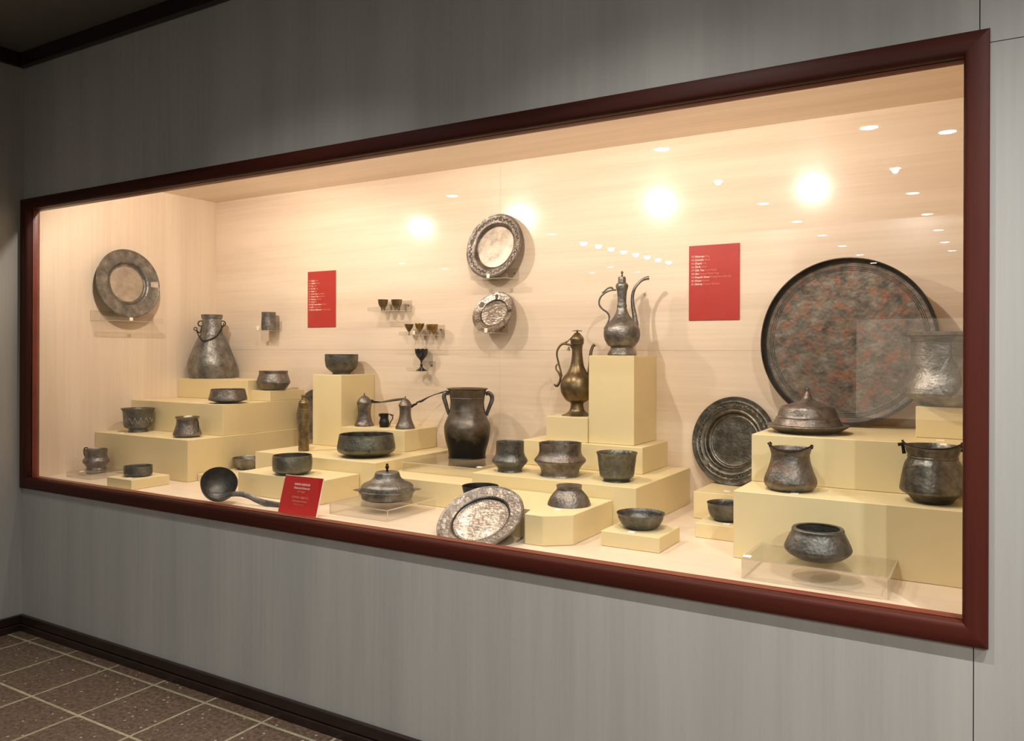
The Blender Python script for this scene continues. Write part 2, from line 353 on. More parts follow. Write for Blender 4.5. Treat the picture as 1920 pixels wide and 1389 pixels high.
# strip of case wall above the glass and the metal spots that light the case from it
struct(boxobj('wall_case_head', MAPLE_H, CX0, CX1, WY + .035, WY + .055, FH, CZ1))
LAMPX = [.87, 1.74, 2.77, 3.69]
tgt = [(.45, 1.0, .70), (1.85, 1.0, .75), (2.8, 1.0, .75), (3.9, 1.0, .75)]
for x, t_ in zip(LAMPX, tgt):
    r = tag(empty('case_spotlight', (x, .20, 1.73)), 'small round spotlight hidden above the glass inside the display case', 'spotlight', 'spotlights in the head of the display case')
    bm = bmesh.new(); lathe(bm, [(0, .05), (.03, .05), (.034, .03), (.036, -.005), (.033, -.005), (.031, .012), (0, .012)], 20)
    build('housing', bm, BLACKTRIM, r, True, 40)
    ld = bpy.data.lights.new('lamp', 'SPOT'); ld.energy = CASE_LAMP_W * (1.25 if x < 1 else 1.0); ld.color = CASE_LAMP_COL; ld.shadow_soft_size = .022; ld.spot_size = math.radians(158); ld.spot_blend = .5
    lo = bpy.data.objects.new('lamp', ld); C.objects.link(lo); lo.parent = r; lo.location = (0, 0, -.03)
    d = Vector(t_) - Vector((x, .20, 1.70)); lo.rotation_euler = d.to_track_quat('-Z', 'Y').to_euler()

# ------------------------------------------------------------------ recessed ceiling lamps of the room (their reflections dot the glass)
def ceil_mesh(R):
    bm = bmesh.new(); lathe(bm, [(R, 0), (R + .018, 0), (R + .02, -.006), (R, -.008), (R - .003, 0)], 32); bmesh.ops.recalc_face_normals(bm, faces=bm.faces)
    me = bpy.data.meshes.new('ring'); bm.to_mesh(me); bm.free(); me.materials.append(WHITE)
    bm = bmesh.new(); bmesh.ops.create_circle(bm, cap_ends=True, segments=32, radius=R - .002); 
    for f in bm.faces: f.normal_flip()
    m2 = bpy.data.meshes.new('diffuser'); bm.to_mesh(m2); bm.free(); m2.materials.append(CEILGLOW); return me, m2
big, small = ceil_mesh(.062), ceil_mesh(.052)
bm = bmesh.new(); lathe(bm, fine([(.052, 0), (.049, -.022), (.036, -.040), (.018, -.049)], 3) + [(0, -.052)], 24); bmesh.ops.recalc_face_normals(bm, faces=bm.faces); me = bpy.data.meshes.new('diffuser'); bm.to_mesh(me); bm.free(); me.materials.append(CEILGLOW); small = (small[0], me)
CL = [(2.31, 3.65), (2.35, 5.05), (2.43, 6.44), (2.5, 7.86), (2.56, 9.23), (2.62, 10.54), (2.69, 11.87), (2.74, 13.25), (3.81, 3.82), (3.84, 5.32), (3.88, 6.61), (3.92, 8.06), (3.96, 9.49), (3.98, 10.84), (4.03, 11.99), (4.29, 4.23), (-0.25, 4.37), (-0.63, 7.28), (-1.24, 2.81), (-4.74, 9.11), (-4.6, 10.26), (-1.67, 11.59), (-1.56, 12.68), (-2.46, 12.43)]
CS = [(-0.6, 8.22), (-0.55, 8.62), (-0.52, 9.03), (-0.49, 9.45), (-0.46, 9.88), (-0.43, 10.31), (-0.4, 10.75), (-0.37, 11.2)]
for k, (x, y) in enumerate(CL + CS):
    if k < len(CL): r = tag(empty('ceiling_lamp', (x, -y, ZCE)), 'round recessed ceiling lamp seen as a white dot mirrored in the glass', 'ceiling lamp', 'ceiling lamps of the gallery')
    else: r = tag(empty('dome_lamp', (x, -y, ZCE)), 'half-dome lamp in the row mirrored in the glass above the tall ewer', 'ceiling lamp', 'row of dome lamps mirrored above the tall ewer')
    for nm, me, dz in zip(('ring', 'diffuser'), (big if k < len(CL) else small), (0, -.004)):
        o = bpy.data.objects.new(nm, me); C.objects.link(o); o.parent = r; o.location = (0, 0, dz)
# wall-wash spots on the room side: a ceiling row near the wall, plus farther spots added as fill
for (x, y, w, col) in ((6.6, -1.0, 2.0, (1, .98, .96)), (5.2, -1.0, 1.8, (1, .98, .96)), (3.75, -1.0, 1.25, (1, .97, .92)), (2.3, -1.0, .75, (1, .97, .92)), (.9, -1.25, .30, (1, .96, .88)), (6.4, -3.6, 2.4, (1, .98, .95)), (3.84, -5.32, 1.0, (1, .98, .94)), (2.35, -5.05, .6, (1, .98, .94))):
    r = tag(empty('wall_washer', (x, y, ZCE)), 'small ceiling lamp washing the grey wall, the farther ones added as fill', 'ceiling lamp', 'wall washing lamps of the gallery')
    bm = bmesh.new(); lathe(bm, [(.045, 0), (.06, 0), (.06, -.006), (.045, -.006)], 24); build('ring', bm, WHITE, r)
    ld = bpy.data.lights.new('lamp', 'SPOT'); ld.energy = w * ROOM_W; ld.color = col; ld.shadow_soft_size = .022; ld.spot_size = math.radians(118); ld.spot_blend = 1.0
    lo = bpy.data.objects.new('lamp', ld); C.objects.link(lo); lo.parent = r; lo.location = (0, 0, -.02)
    lo.rotation_euler = (Vector((x - .1, y + (.12 if y > -2 else 2.6), .2)) - Vector((x, y, ZCE))).to_track_quat('-Z', 'Y').to_euler()
# the lit show-case across the gallery that mirrors in the right end of the glass
sc = tag(empty('opposite_showcase', (4.0, -5.0, 0)), 'lit wall show-case across the gallery, mirrored faintly in the glass at the right', 'show-case')
boxobj('lit_back', SHOWGLOW, -.43, .95, -.02, -.005, .20, 1.04, sc)
boxobj('frame', BLACKTRIM, -.50, 1.02, -.10, -.03, .13, 1.11, sc); boxobj('cabinet_base', BLACKTRIM, -.50, 1.02, -.10, .0, ZFL, .13, sc, .004)

# ------------------------------------------------------------------ plinths
def plinth(label, x0, x1, y0, y1, z0, z1, name='display_plinth'):
    bm = bmesh.new(); box(bm, 0, x1 - x0, 0, y1 - y0, 0, z1 - z0, .0018); o = build(name, bm, PLINTH); o.location = (x0, y0, z0)
    return tag(o, label, 'plinth')
G = .0008
plinth('widest bottom cream plinth of the stepped stack in the left corner', .0 - .047, .815, .461, 1.331, .035 + G, .265)
plinth('middle cream plinth of the left stepped stack, under the shallow dish', .0 - .047, .805, .70, 1.331, .265 + G, .446)
plinth('top left cream plinth under the big wide-bellied flask', .0 - .047, .628, 1.03, 1.331, .446 + G, .572)
plinth('small low cream plinth behind the shallow dish, under the keeled bowl', .630, .799, 1.055, 1.331, .446 + G, .510)
plinth('small flat cream plinth by the frame at lower left under an oval dish', .576, .787, .147, .370, .035 + G, .088)
plinth('very low cream plinth between the left stack and the ladle', .822, 1.136, .52, 1.0, .035 + G, .075)
plinth('square cream plinth behind the red sign', 1.324, 1.891, .373, .639, .035 + G, .147)
plinth('wide low cream plinth under the large open basin', 1.14, 1.99, .643, 1.331, .035 + G, .207)
plinth('low cream plinth in the middle under the clear stand of the jar', 1.992, 2.545, .628, 1.331, .035 + G, .151)
plinth('tall narrow cream plinth under the plain round bowl', 1.165, 1.389, 1.045, 1.331, .207 + G, .617)
plinth('cream plinth under the two long-handled coffee pots', 1.391, 1.851, 1.042, 1.331, .207 + G, .324)
plinth('long cream plinth in the middle under three standing pots', 2.548, 3.344, .66, 1.331, .035 + G, .204)
plinth('flat cream plinth supporting the two ewer pedestals', 2.612, 3.232, 1.01, 1.331, .204 + G, .325)
plinth('cream cube under the brass ewer', 2.724, 2.944, 1.04, 1.331, .325 + G, .443)
plinth('tallest cream plinth, under the long-spouted ewer', 2.9455, 3.1745, 1.05, 1.331, .325 + G, .737)
plinth('small flat cream plinth under the open bowl right of the centre', 3.331, 3.559, .352, .571, .035 + G, .091)
plinth('cream plinth under the broad ringed dish standing upright', 3.466, 3.797, 1.014, 1.331, .035 + G, .151)
plinth('flat cream plinth half hidden behind the right block, under a bowl', 3.586, 3.797, .667, 1.0, .035 + G, .092)
plinth('large lower cream plinth at the right end behind the clear stand', 3.799, 4.66, .437, 1.331, .035 + G, .270)
plinth('large upper cream plinth at the right end under the covered dish', 3.800, 4.66, .678, 1.331, .270 + G, .447)
plinth('small cream plinth at far right under the engraved cauldron', 4.337, 4.66, .88, 1.13, .447 + G, .560)
bm = bmesh.new()
oc = [(2.66, .655), (2.66, .36), (2.75, .305), (3.060, .305), (3.078, .225), (3.155, .225), (3.243, .300), (3.243, .655)]
v0 = [bm.verts.new((x - 2.66, y - .225, 0)) for x, y in oc]; v1 = [bm.verts.new((x - 2.66, y - .225, .112)) for x, y in oc]
bm.faces.new(v0); bm.faces.new(v1)
for i in range(len(oc)): bm.faces.new((v0[i], v0[(i + 1) % len(oc)], v1[(i + 1) % len(oc)], v1[i]))
bmesh.ops.bevel(bm, geom=list(bm.edges), offset=.0018, segments=1, affect='EDGES')
o = build('display_plinth', bm, PLINTH); o.location = (2.66, .225, .035 + G); tag(o, 'cream plinth with cut corners behind the leaning plate, under the upturned bowl', 'plinth')

# ------------------------------------------------------------------ clear acrylic stands and wall shelves
def slab(name, parent, x0, x1, y0, y1, z0, z1, thin_axis):
    bm = bmesh.new(); fs = box(bm, x0, x1, y0, y1, z0, z1)
    ax = [(2, 2), (2, 2), (1, 1), (0, 0), (1, 1), (0, 0)]
    for f, a in zip(fs, ax): f.material_index = 0 if a[0] == thin_axis else 1
    return build(name, bm, [ACRYL, ACRYL_E], parent)
def stand(label, x0, x1, y0, y1, z0, z1):
    r = tag(empty('acrylic_stand', (x0, y0, z0)), label, 'stand'); w, d, h, t = x1 - x0, y1 - y0, z1 - z0, .005
    slab('top_plate', r, 0, w, 0, d, h - t, h, 2)
    slab('side_plate', r, 0, w, 0, t, 0, h - t, 1); slab('side_plate', r, 0, t, t, d, 0, h - t, 0); slab('side_plate', r, w - t, w, t, d, 0, h - t, 0)
    return r
stand('clear acrylic stand under the lidded dish with a tall knob', 2.065, 2.395, .250, .59, .035 + G, .086 - .0004)
stand('clear acrylic stand at lower right under the squat round bowl', 3.893, 4.320, .192, .434, .035 + G, .102 - .0004)
stand('clear acrylic stand under the tall two-handled jar', 2.027, 2.470, .80, 1.25, .151 + G, .200 - .0004)
stand('faint clear acrylic stand in the left corner under the small handled mug', .056, .30, .23, .455, .035 + G, .065 - .0004)
def shelf(label, x0, x1, yf, z, back, lip):
    """L-shaped acrylic shelf screwed to the back wall"""
    r = tag(empty('acrylic_shelf', (x0, yf, z)), label, 'shelf'); w, d, t = x1 - x0, CY1 - .001 - yf, .003
    slab('shelf_plate', r, 0, w, 0, d, -t, -.0002, 2)
    slab('back_plate', r, 0, w, d - t, d, 0, back, 1)
    if lip: slab('front_lip', r, 0, w, 0, t, 0, lip, 1)
    bm = bmesh.new(); ball(bm, (w - .025, d - t - .001, back * .55), .004, (1, .4, 1), 8); build('screw', bm, DARK, r, True)
    return r
shelf('clear wall shelf holding the two rounded small cups', 1.440, 1.671, 1.208, .989, .062, .022)
shelf('clear wall shelf holding three small goblets in a row', 1.677, 1.908, 1.203, .847, .058, .020)
shelf('lowest clear wall shelf, holding the tall dark goblet', 1.736, 1.844, 1.201, .643, .055, .022)
shelf('clear wall shelf holding the single small beaker', .491, .599, 1.215, .887, .060, .018)
shelf('clear wall shelf under the larger upper wall plate', 2.164, 2.396, 1.208, 1.143, .060, .020)
shelf('clear wall shelf under the smaller lower wall plate', 2.222, 2.330, 1.180, .854, .060, .020)
r = tag(empty('acrylic_shelf', (-.049, .43, .935)), 'clear shelf on the left end wall under the wide-rimmed plate', 'shelf')
slab('shelf_plate', r, 0, .105, 0, .42, -.003, -.0002, 2); slab('back_plate', r, 0, .003, 0, .42, 0, .06, 0); slab('front_lip', r, .102, .105, 0, .42, 0, .024, 0)

# ------------------------------------------------------------------ vessels (profiles and positions in metres)
V = {
    'handled_mug': {'loc': [0.1274, 0.3625, 0.065], 'rot': 1.0218, 'prof': [[0.0545, 0], [0.0548, 0.0026], [0.0496, 0.014], [0.0548, 0.0242], [0.0699, 0.0428], [0.0713, 0.0489], [0.0685, 0.0582], [0.0595, 0.0706], [0.0576, 0.0922], [0.06, 0.116]], 'cur': {'handle': [[-0.0598, 0.0736], [-0.0608, 0.1002], [-0.0609, 0.1254], [-0.0429, 0.1263]]}},
    'shallow_dish': {'loc': [0.6812, 0.2564, 0.088], 'rot': 0.9795, 'prof': [[0.0589, 0], [0.0694, 0.0077], [0.071, 0.0219], [0.0707, 0.0517]], 'cur': {}},
    'footed_bowl': {'loc': [0.165, 0.6, 0.265], 'rot': 0.98, 'prof': [[0.0544, 0], [0.0524, 0.0042], [0.0495, 0.018], [0.0739, 0.0283], [0.0786, 0.0428], [0.0809, 0.0839], [0.0841, 0.1221], [0.0957, 0.1401]], 'cur': {}},
    'waisted_cup': {'loc': [0.6599, 0.5746, 0.265], 'rot': 0.9279, 'prof': [[0.0637, 0], [0.0659, 0.0057], [0.0757, 0.0102], [0.0766, 0.0178], [0.0682, 0.0426], [0.0589, 0.0753], [0.0583, 0.0983], [0.0656, 0.1129]], 'cur': {}},
    'flask': {'loc': [0.1124, 1.172, 0.572], 'rot': 0.9015, 'prof': [[0.1439, 0], [0.1466, 0.0132], [0.1496, 0.0427], [0.1533, 0.0837], [0.1483, 0.1164], [0.1383, 0.1449], [0.1153, 0.2068], [0.0959, 0.2481], [0.0833, 0.2723], [0.07, 0.2969], [0.0623, 0.3584], [0.06, 0.3933], [0.066, 0.3958], [0.0686, 0.42]], 'cur': {'bail': [[-0.098, 0.3203], [-0.0896, 0.3], [-0.079, 0.2756], [-0.0637, 0.2533], [-0.0446, 0.2461], [-0.0064, 0.2579], [0.0281, 0.2787], [0.0551, 0.3139], [0.0704, 0.3512], [0.0743, 0.3677]], 'ring': [[-0.0697, 0.3622], [0.0673, 0.3643]], 'hook': [[-0.098, 0.3182], [-0.0866, 0.3082], [-0.0752, 0.3001], [-0.0658, 0.3288], [-0.0639, 0.3493]]}},
    'carinated_dish': {'loc': [0.7117, 0.8122, 0.446], 'rot': 0.8836, 'prof': [[0.0296, 0], [0.0652, 0.0063], [0.1097, 0.0189], [0.1091, 0.0268], [0.1038, 0.0472], [0.0978, 0.0708], [0.0955, 0.0812]], 'cur': {}},
    'keeled_bowl': {'loc': [0.7343, 1.14, 0.51], 'rot': 0.832, 'prof': [[0.0637, 0], [0.0797, 0.0125], [0.103, 0.0464], [0.0908, 0.088], [0.0861, 0.1023], [0.088, 0.1183]], 'cur': {}},
    'shelf_cup': {'loc': [0.5486, 1.265, 0.887], 'rot': 0.8381, 'prof': [[0.0417, 0], [0.0444, 0.0172], [0.0457, 0.0328], [0.0437, 0.0778], [0.0437, 0.102], [0.045, 0.1162]], 'cur': {}},
    'goblet_a': {'loc': [1.505, 1.27, 0.989], 'rot': 0.7022, 'prof': [[0.013, 0], [0.0124, 0.018], [0.0192, 0.0268], [0.0266, 0.0425], [0.0303, 0.0666]], 'cur': {}},
    'goblet_b': {'loc': [1.6077, 1.27, 0.989], 'rot': 0.6855, 'prof': [[0.0129, 0], [0.0123, 0.0154], [0.0199, 0.0241], [0.0282, 0.0396], [0.0322, 0.0634]], 'cur': {}},
    'goblet_c': {'loc': [1.6996, 1.27, 0.847], 'rot': 0.6701, 'prof': [[0.0076, 0], [0.003, 0.0102], [0.003, 0.0179], [0.0076, 0.0225], [0.0189, 0.0409], [0.0262, 0.0615]], 'cur': {}},
    'goblet_d': {'loc': [1.7751, 1.27, 0.847], 'rot': 0.6572, 'prof': [[0.0076, 0], [0.003, 0.0095], [0.003, 0.0156], [0.0085, 0.0217], [0.0199, 0.0399], [0.0284, 0.0631]], 'cur': {}},
    'goblet_e': {'loc': [1.8642, 1.27, 0.847], 'rot': 0.6416, 'prof': [[0.0144, 0], [0.0132, 0.0105], [0.018, 0.0147], [0.0291, 0.0298], [0.0324, 0.0448], [0.033, 0.0578]], 'cur': {}},
    'tall_goblet': {'loc': [1.7815, 1.28, 0.643], 'rot': 0.6547, 'prof': [[0.0342, 0], [0.0272, 0.005], [0.0127, 0.0157], [0.0054, 0.0248], [0.0079, 0.0294], [0.0079, 0.0355], [0.0048, 0.0416], [0.0051, 0.0522], [0.0103, 0.0614], [0.023, 0.0766], [0.0333, 0.0937], [0.0369, 0.1101], [0.0375, 0.1235]], 'cur': {}},
    'round_bowl': {'loc': [1.2556, 1.19, 0.617], 'rot': 0.7521, 'prof': [[0.0528, 0], [0.0528, 0.0077], [0.0668, 0.0191], [0.0882, 0.0394], [0.0963, 0.0693], [0.0975, 0.0934], [0.0975, 0.1169]], 'cur': {}},
    'coffee_mill': {'loc': [1.3433, 0.8005, 0.207], 'rot': 0.7968, 'prof': [[0.0283, 0], [0.0283, 0.1322], [0.0277, 0.2572], [0.0291, 0.2622], [0.0249, 0.2695], [0.0226, 0.2768], [0.013, 0.2812], [0.0113, 0.2929], [0.0141, 0.2987], [0.013, 0.306]], 'cur': {}},
    'coffee_pot_a': {'loc': [1.4742, 1.145, 0.324], 'rot': 0.7245, 'prof': [[0.0562, 0], [0.0556, 0.0085], [0.045, 0.0284], [0.0375, 0.0635], [0.0378, 0.0992], [0.0423, 0.1268], [0.0423, 0.1342]], 'cur': {'lid': [[0.0027, 0.1389], [0.0456, 0.1385], [0.0026, 0.1485], [0.0368, 0.1482], [0.0026, 0.1591], [0.0326, 0.1589], [0.0026, 0.1715], [0.0175, 0.1714], [0.0025, 0.1768], [0.0088, 0.1768]], 'handle': [[0.0403, 0.1393], [0.0613, 0.1366], [0.0929, 0.1353], [0.1245, 0.1396], [0.1597, 0.1454], [0.195, 0.1498], [0.2297, 0.1538]], 'top': [[0.007, 0.1892]]}},
    'creamer': {'loc': [1.6227, 1.145, 0.324], 'rot': 0.7002, 'prof': [[0.0248, 0], [0.0275, 0.0143], [0.0287, 0.0212], [0.0275, 0.0324], [0.0236, 0.0454], [0.0227, 0.0596], [0.0239, 0.0687], [0.0263, 0.0751]], 'cur': {'handle': [[0.0281, 0.0731], [0.0402, 0.0667], [0.0471, 0.0572], [0.0471, 0.0468], [0.0385, 0.0347], [0.0327, 0.0208], [0.03, 0.0041]], 'tail': [[0.0281, 0.0724], [0.055, 0.0659]], 'spout': [[-0.0201, 0.0631], [-0.0297, 0.0747]]}},
    'coffee_pot_b': {'loc': [1.7736, 1.145, 0.324], 'rot': 0.6745, 'prof': [[0.0542, 0], [0.0536, 0.0084], [0.0389, 0.0426], [0.0318, 0.0764], [0.0324, 0.1109], [0.0362, 0.1278]], 'cur': {'handle': [[0.0323, 0.119], [0.0441, 0.1292], [0.0594, 0.136], [0.0679, 0.1462], [0.0883, 0.1513], [0.1122, 0.1649], [0.1327, 0.1751], [0.1566, 0.1853], [0.1771, 0.1921], [0.1977, 0.1982], [0.2314, 0.2081]], 'top': [[0.0008, 0.1808]]}},
    'low_basin': {'loc': [1.7736, 0.8232, 0.207], 'rot': 0.7219, 'prof': [[0.0713, 0], [0.0823, 0], [0.1344, 0.0199], [0.1467, 0.0297], [0.1508, 0.0464], [0.1453, 0.0798], [0.1393, 0.1133]], 'cur': {}},
    'two_handled_jar': {'loc': [2.2214, 1.1, 0.2], 'rot': 0.5975, 'prof': [[0.0992, 0], [0.1003, 0], [0.0961, 0.0068], [0.1003, 0.0416], [0.1109, 0.0779], [0.1182, 0.1139], [0.1215, 0.1575], [0.117, 0.179], [0.1048, 0.208], [0.0953, 0.237], [0.0889, 0.2767], [0.092, 0.3202], [0.0964, 0.3417], [0.1003, 0.3529], [0.1098, 0.3598]], 'cur': {'handle_l': [[-0.093, 0.3309], [-0.1074, 0.3389], [-0.1189, 0.3309], [-0.1218, 0.3147], [-0.1163, 0.2948], [-0.109, 0.2695], [-0.1018, 0.2442], [-0.0963, 0.2226]], 'handle_r': [[0.0947, 0.3309], [0.111, 0.3363], [0.1237, 0.3273], [0.1303, 0.3128], [0.1267, 0.2911], [0.1167, 0.2657], [0.1059, 0.2368], [0.1016, 0.2187]]}},
    'lidded_dish': {'loc': [2.231, 0.4443, 0.086], 'rot': 0.6965, 'prof': [[0.0906, 0], [0.1025, 0], [0.1132, 0.0059], [0.1177, 0.0226], [0.1192, 0.0322], [0.1263, 0.0346], [0.1263, 0.0404], [0.1192, 0.0431]], 'cur': {'lidpts': [[0.1184, 0.0391], [0.1167, 0.0595], [0.1135, 0.0634], [0.1058, 0.0702], [0.081, 0.0811], [0.0642, 0.0941], [0.0584, 0.1046], [0.0536, 0.1209], [0.0497, 0.1229], [0.0048, 0.1248], [0.0053, 0.1359], [0.0086, 0.1394], [0.0081, 0.1467], [0.0048, 0.1516], [0.0062, 0.1564], [0.0043, 0.1595]], 'tabs': [[-0.1235, 0.0424], [-0.1491, 0.0418], [0.1244, 0.0402], [0.1509, 0.0407]]}},
    'small_bowl': {'loc': [2.7594, 0.4071, 0.148], 'rot': 0.5809, 'prof': [[0.0441, 0], [0.053, 0], [0.0684, 0.0205], [0.0761, 0.0492]], 'cur': {}},
    'brass_ewer': {'loc': [2.833, 1.155, 0.443], 'rot': 0.4602, 'prof': [[0.0763, 0], [0.0755, 0], [0.0573, 0.0068], [0.0385, 0.0225], [0.032, 0.0434], [0.0307, 0.0564], [0.0364, 0.0629], [0.056, 0.0752], [0.0755, 0.1053], [0.082, 0.1353], [0.0776, 0.1656], [0.0666, 0.1881], [0.0489, 0.2105], [0.0346, 0.2408], [0.0281, 0.2784], [0.0255, 0.316], [0.0276, 0.3463]], 'cur': {'lidpts': [[0.032, 0.3477], [0.0322, 0.3543], [0.0337, 0.3725], [0.0275, 0.3856], [0.0183, 0.396], [0.0118, 0.4038]], 'top': [[-0.0013, 0.4182]], 'handle': [[-0.025, 0.3272], [-0.0326, 0.3423], [-0.0457, 0.3467], [-0.0683, 0.3505], [-0.0852, 0.3384], [-0.0975, 0.3157], [-0.099, 0.2931], [-0.0936, 0.2667], [-0.0868, 0.2404], [-0.0784, 0.2102], [-0.0746, 0.1877]], 'scroll': [[-0.0849, 0.2404], [-0.0962, 0.2497], [-0.1026, 0.2403], [-0.1018, 0.2233], [-0.0885, 0.2064], [-0.081, 0.1839], [-0.0865, 0.1612], [-0.0997, 0.1442], [-0.1147, 0.1516]], 'link': [[-0.0177, 0.3912], [-0.0345, 0.3743], [-0.0428, 0.3656], [-0.0551, 0.3573], [-0.072, 0.3459]], 'spout': [[0.0542, 0.1433], [0.0604, 0.2034], [0.0633, 0.2561], [0.065, 0.2936], [0.0687, 0.3162], [0.0761, 0.3369], [0.0854, 0.3463]], 'leaf': [[-0.0401, 0.3366], [-0.0437, 0.3159]]}},
    'long_spout_ewer': {'loc': [3.0621, 1.17, 0.737], 'rot': 0.4049, 'prof': [[0.0685, 0], [0.068, 0.0075], [0.0604, 0.0207], [0.0516, 0.0342], [0.0529, 0.0406], [0.0655, 0.0484], [0.0806, 0.0728], [0.0866, 0.1006], [0.0826, 0.1285], [0.0662, 0.1529], [0.0448, 0.1773], [0.0292, 0.205], [0.0224, 0.2274], [0.0234, 0.2312], [0.0232, 0.2414], [0.0212, 0.2439], [0.0212, 0.2747], [0.0249, 0.3095], [0.0285, 0.3189]], 'cur': {'lidpts': [[0.0282, 0.3199], [0.03, 0.3288], [0.0282, 0.339], [0.0189, 0.3467], [0.0183, 0.3695], [0.0165, 0.3746], [0.0029, 0.3763], [0.0044, 0.3824], [0.0029, 0.3875], [0.0069, 0.3928], [0.0049, 0.3989], [0.0001, 0.404]], 'handle': [[-0.0277, 0.3124], [-0.0519, 0.3104], [-0.0726, 0.3029], [-0.0899, 0.2908], [-0.1031, 0.2752], [-0.1089, 0.2543], [-0.1043, 0.2351], [-0.0897, 0.2193], [-0.0741, 0.2088], [-0.0626, 0.1948], [-0.0598, 0.1791], [-0.066, 0.1582], [-0.0756, 0.1425], [-0.0839, 0.1251]], 'thumb': [[-0.0952, 0.2979], [-0.0848, 0.3048], [-0.071, 0.3176], [-0.0554, 0.3237], [-0.045, 0.3195], [-0.0422, 0.3114]], 'spout': [[0.0657, 0.125], [0.065, 0.1527], [0.0594, 0.1909], [0.0524, 0.2326], [0.0492, 0.2743], [0.0556, 0.3089], [0.0703, 0.3349], [0.0925, 0.3565], [0.1113, 0.3657], [0.1273, 0.368]]}},
    'straight_pot': {'loc': [2.6732, 0.7868, 0.204], 'rot': 0.5438, 'prof': [[0.057, 0], [0.058, 0.0002], [0.0545, 0.0076], [0.0589, 0.0174], [0.0761, 0.037], [0.0823, 0.0456], [0.0798, 0.0542], [0.0675, 0.0763], [0.0646, 0.0984], [0.0643, 0.1353]], 'cur': {}},
    'keeled_pot': {'loc': [2.9275, 0.7984, 0.204], 'rot': 0.4809, 'prof': [[0.083, 0], [0.0889, 0], [0.0853, 0.0071], [0.0858, 0.0261], [0.0972, 0.0451], [0.115, 0.0641], [0.115, 0.0712], [0.0996, 0.0902], [0.0934, 0.1068], [0.0936, 0.1258], [0.0948, 0.1436]], 'cur': {}},
    'flared_cup': {'loc': [3.2032, 0.7917, 0.204], 'rot': 0.4106, 'prof': [[0.0582, 0], [0.0596, 0], [0.0542, 0.0065], [0.0587, 0.0121], [0.0711, 0.0213], [0.0745, 0.0372], [0.0797, 0.0827], [0.0835, 0.11], [0.088, 0.1203]], 'cur': {}},
    'upturned_bowl': {'loc': [3.1364, 0.4747, 0.148], 'rot': 0.4697, 'prof': [[0.0855, 0], [0.0866, 0], [0.0845, 0.0076], [0.075, 0.0288], [0.0581, 0.0499], [0.0507, 0.0584], [0.0494, 0.0669], [0.0517, 0.0764]], 'cur': {}},
    'tapered_bowl': {'loc': [3.439, 0.4749, 0.091], 'rot': 0.3812, 'prof': [[0.0477, 0], [0.0537, 0], [0.0706, 0.0122], [0.0835, 0.0344], [0.0865, 0.0475], [0.0908, 0.0545]], 'cur': {}},
    'half_hidden_bowl': {'loc': [3.6799, 0.7767, 0.092], 'rot': 0.2779, 'prof': [[0.0406, 0], [0.0467, 0], [0.063, 0.0148], [0.0721, 0.0379], [0.0747, 0.061], [0.0772, 0.0673]], 'cur': {}},
    'covered_dish': {'loc': [3.9672, 0.8509, 0.447], 'rot': 0.1869, 'prof': [[0.0845, 0], [0.096, 0], [0.1306, 0.0137], [0.153, 0.028], [0.1517, 0.03]], 'cur': {'lidpts': [[0.1267, 0.0315], [0.1248, 0.0344], [0.1145, 0.0553], [0.1144, 0.0583], [0.1107, 0.0602], [0.1031, 0.0822], [0.0984, 0.0943], [0.0871, 0.1021], [0.0683, 0.1066], [0.0588, 0.1104], [0.0322, 0.121], [0.0188, 0.1309], [0.013, 0.143], [0.0045, 0.1571], [0.0053, 0.1633], [0.0056, 0.1682], [0.0018, 0.1724], [0.0006, 0.1775]]}},
    'small_cauldron': {'loc': [3.9652, 0.56, 0.27], 'rot': 0.2057, 'prof': [[0.0533, 0], [0.0657, 0], [0.0826, 0.0111], [0.0888, 0.0243], [0.0893, 0.0341], [0.0831, 0.0534], [0.0732, 0.0798], [0.0668, 0.1044], [0.0645, 0.1238], [0.0668, 0.1326], [0.0707, 0.1467]], 'cur': {'bail': [[-0.0732, 0.1569], [-0.0639, 0.1543], [-0.0547, 0.1479], [-0.0345, 0.1408], [-0.0111, 0.1383], [0.0138, 0.1399], [0.0353, 0.1442], [0.0485, 0.1484], [0.0632, 0.1529], [0.0722, 0.1541]], 'lugs': [[-0.0656, 0.1492], [-0.064, 0.1661], [0.0681, 0.1478], [0.0656, 0.1596]]}},
    'large_cauldron': {'loc': [4.4098, 0.562, 0.27], 'rot': 0.0562, 'prof': [[0.0566, 0], [0.0703, 0.0178], [0.0956, 0.035], [0.0979, 0.0419], [0.0968, 0.0526], [0.0913, 0.0876], [0.0837, 0.1224], [0.0763, 0.1364], [0.0737, 0.1414], [0.0756, 0.1457], [0.074, 0.1509], [0.078, 0.1647], [0.0818, 0.1747], [0.0855, 0.1817]], 'cur': {'lugs': [[-0.083, 0.1522], [-0.0886, 0.1899], [0.082, 0.1676], [0.0856, 0.2004]]}},
    'engraved_pot': {'loc': [4.4421, 0.975, 0.56], 'rot': 0.0396, 'prof': [[0.096, 0], [0.1285, 0.0249], [0.156, 0.0386], [0.1594, 0.0464], [0.1509, 0.0796], [0.1354, 0.1187], [0.1303, 0.1578], [0.1286, 0.2165], [0.1303, 0.2439], [0.1371, 0.2537], [0.1595, 0.2566], [0.1629, 0.2674]], 'cur': {'mount': [[-0.0006, 0.2361], [-0.0004, 0.1813], [-0.0365, 0.1182], [-0.0433, 0.0748], [-0.0001, 0.0367], [0.0424, 0.0768], [0.0355, 0.1193]]}},
    'squat_bowl': {'loc': [4.1037, 0.3043, 0.102], 'rot': 0.1749, 'prof': [[0.0346, 0], [0.0598, 0], [0.0819, 0.0108], [0.0961, 0.0223], [0.1016, 0.0317], [0.1008, 0.0391], [0.0898, 0.0645], [0.0795, 0.0847], [0.0787, 0.0932], [0.0756, 0.0965]], 'cur': {}},
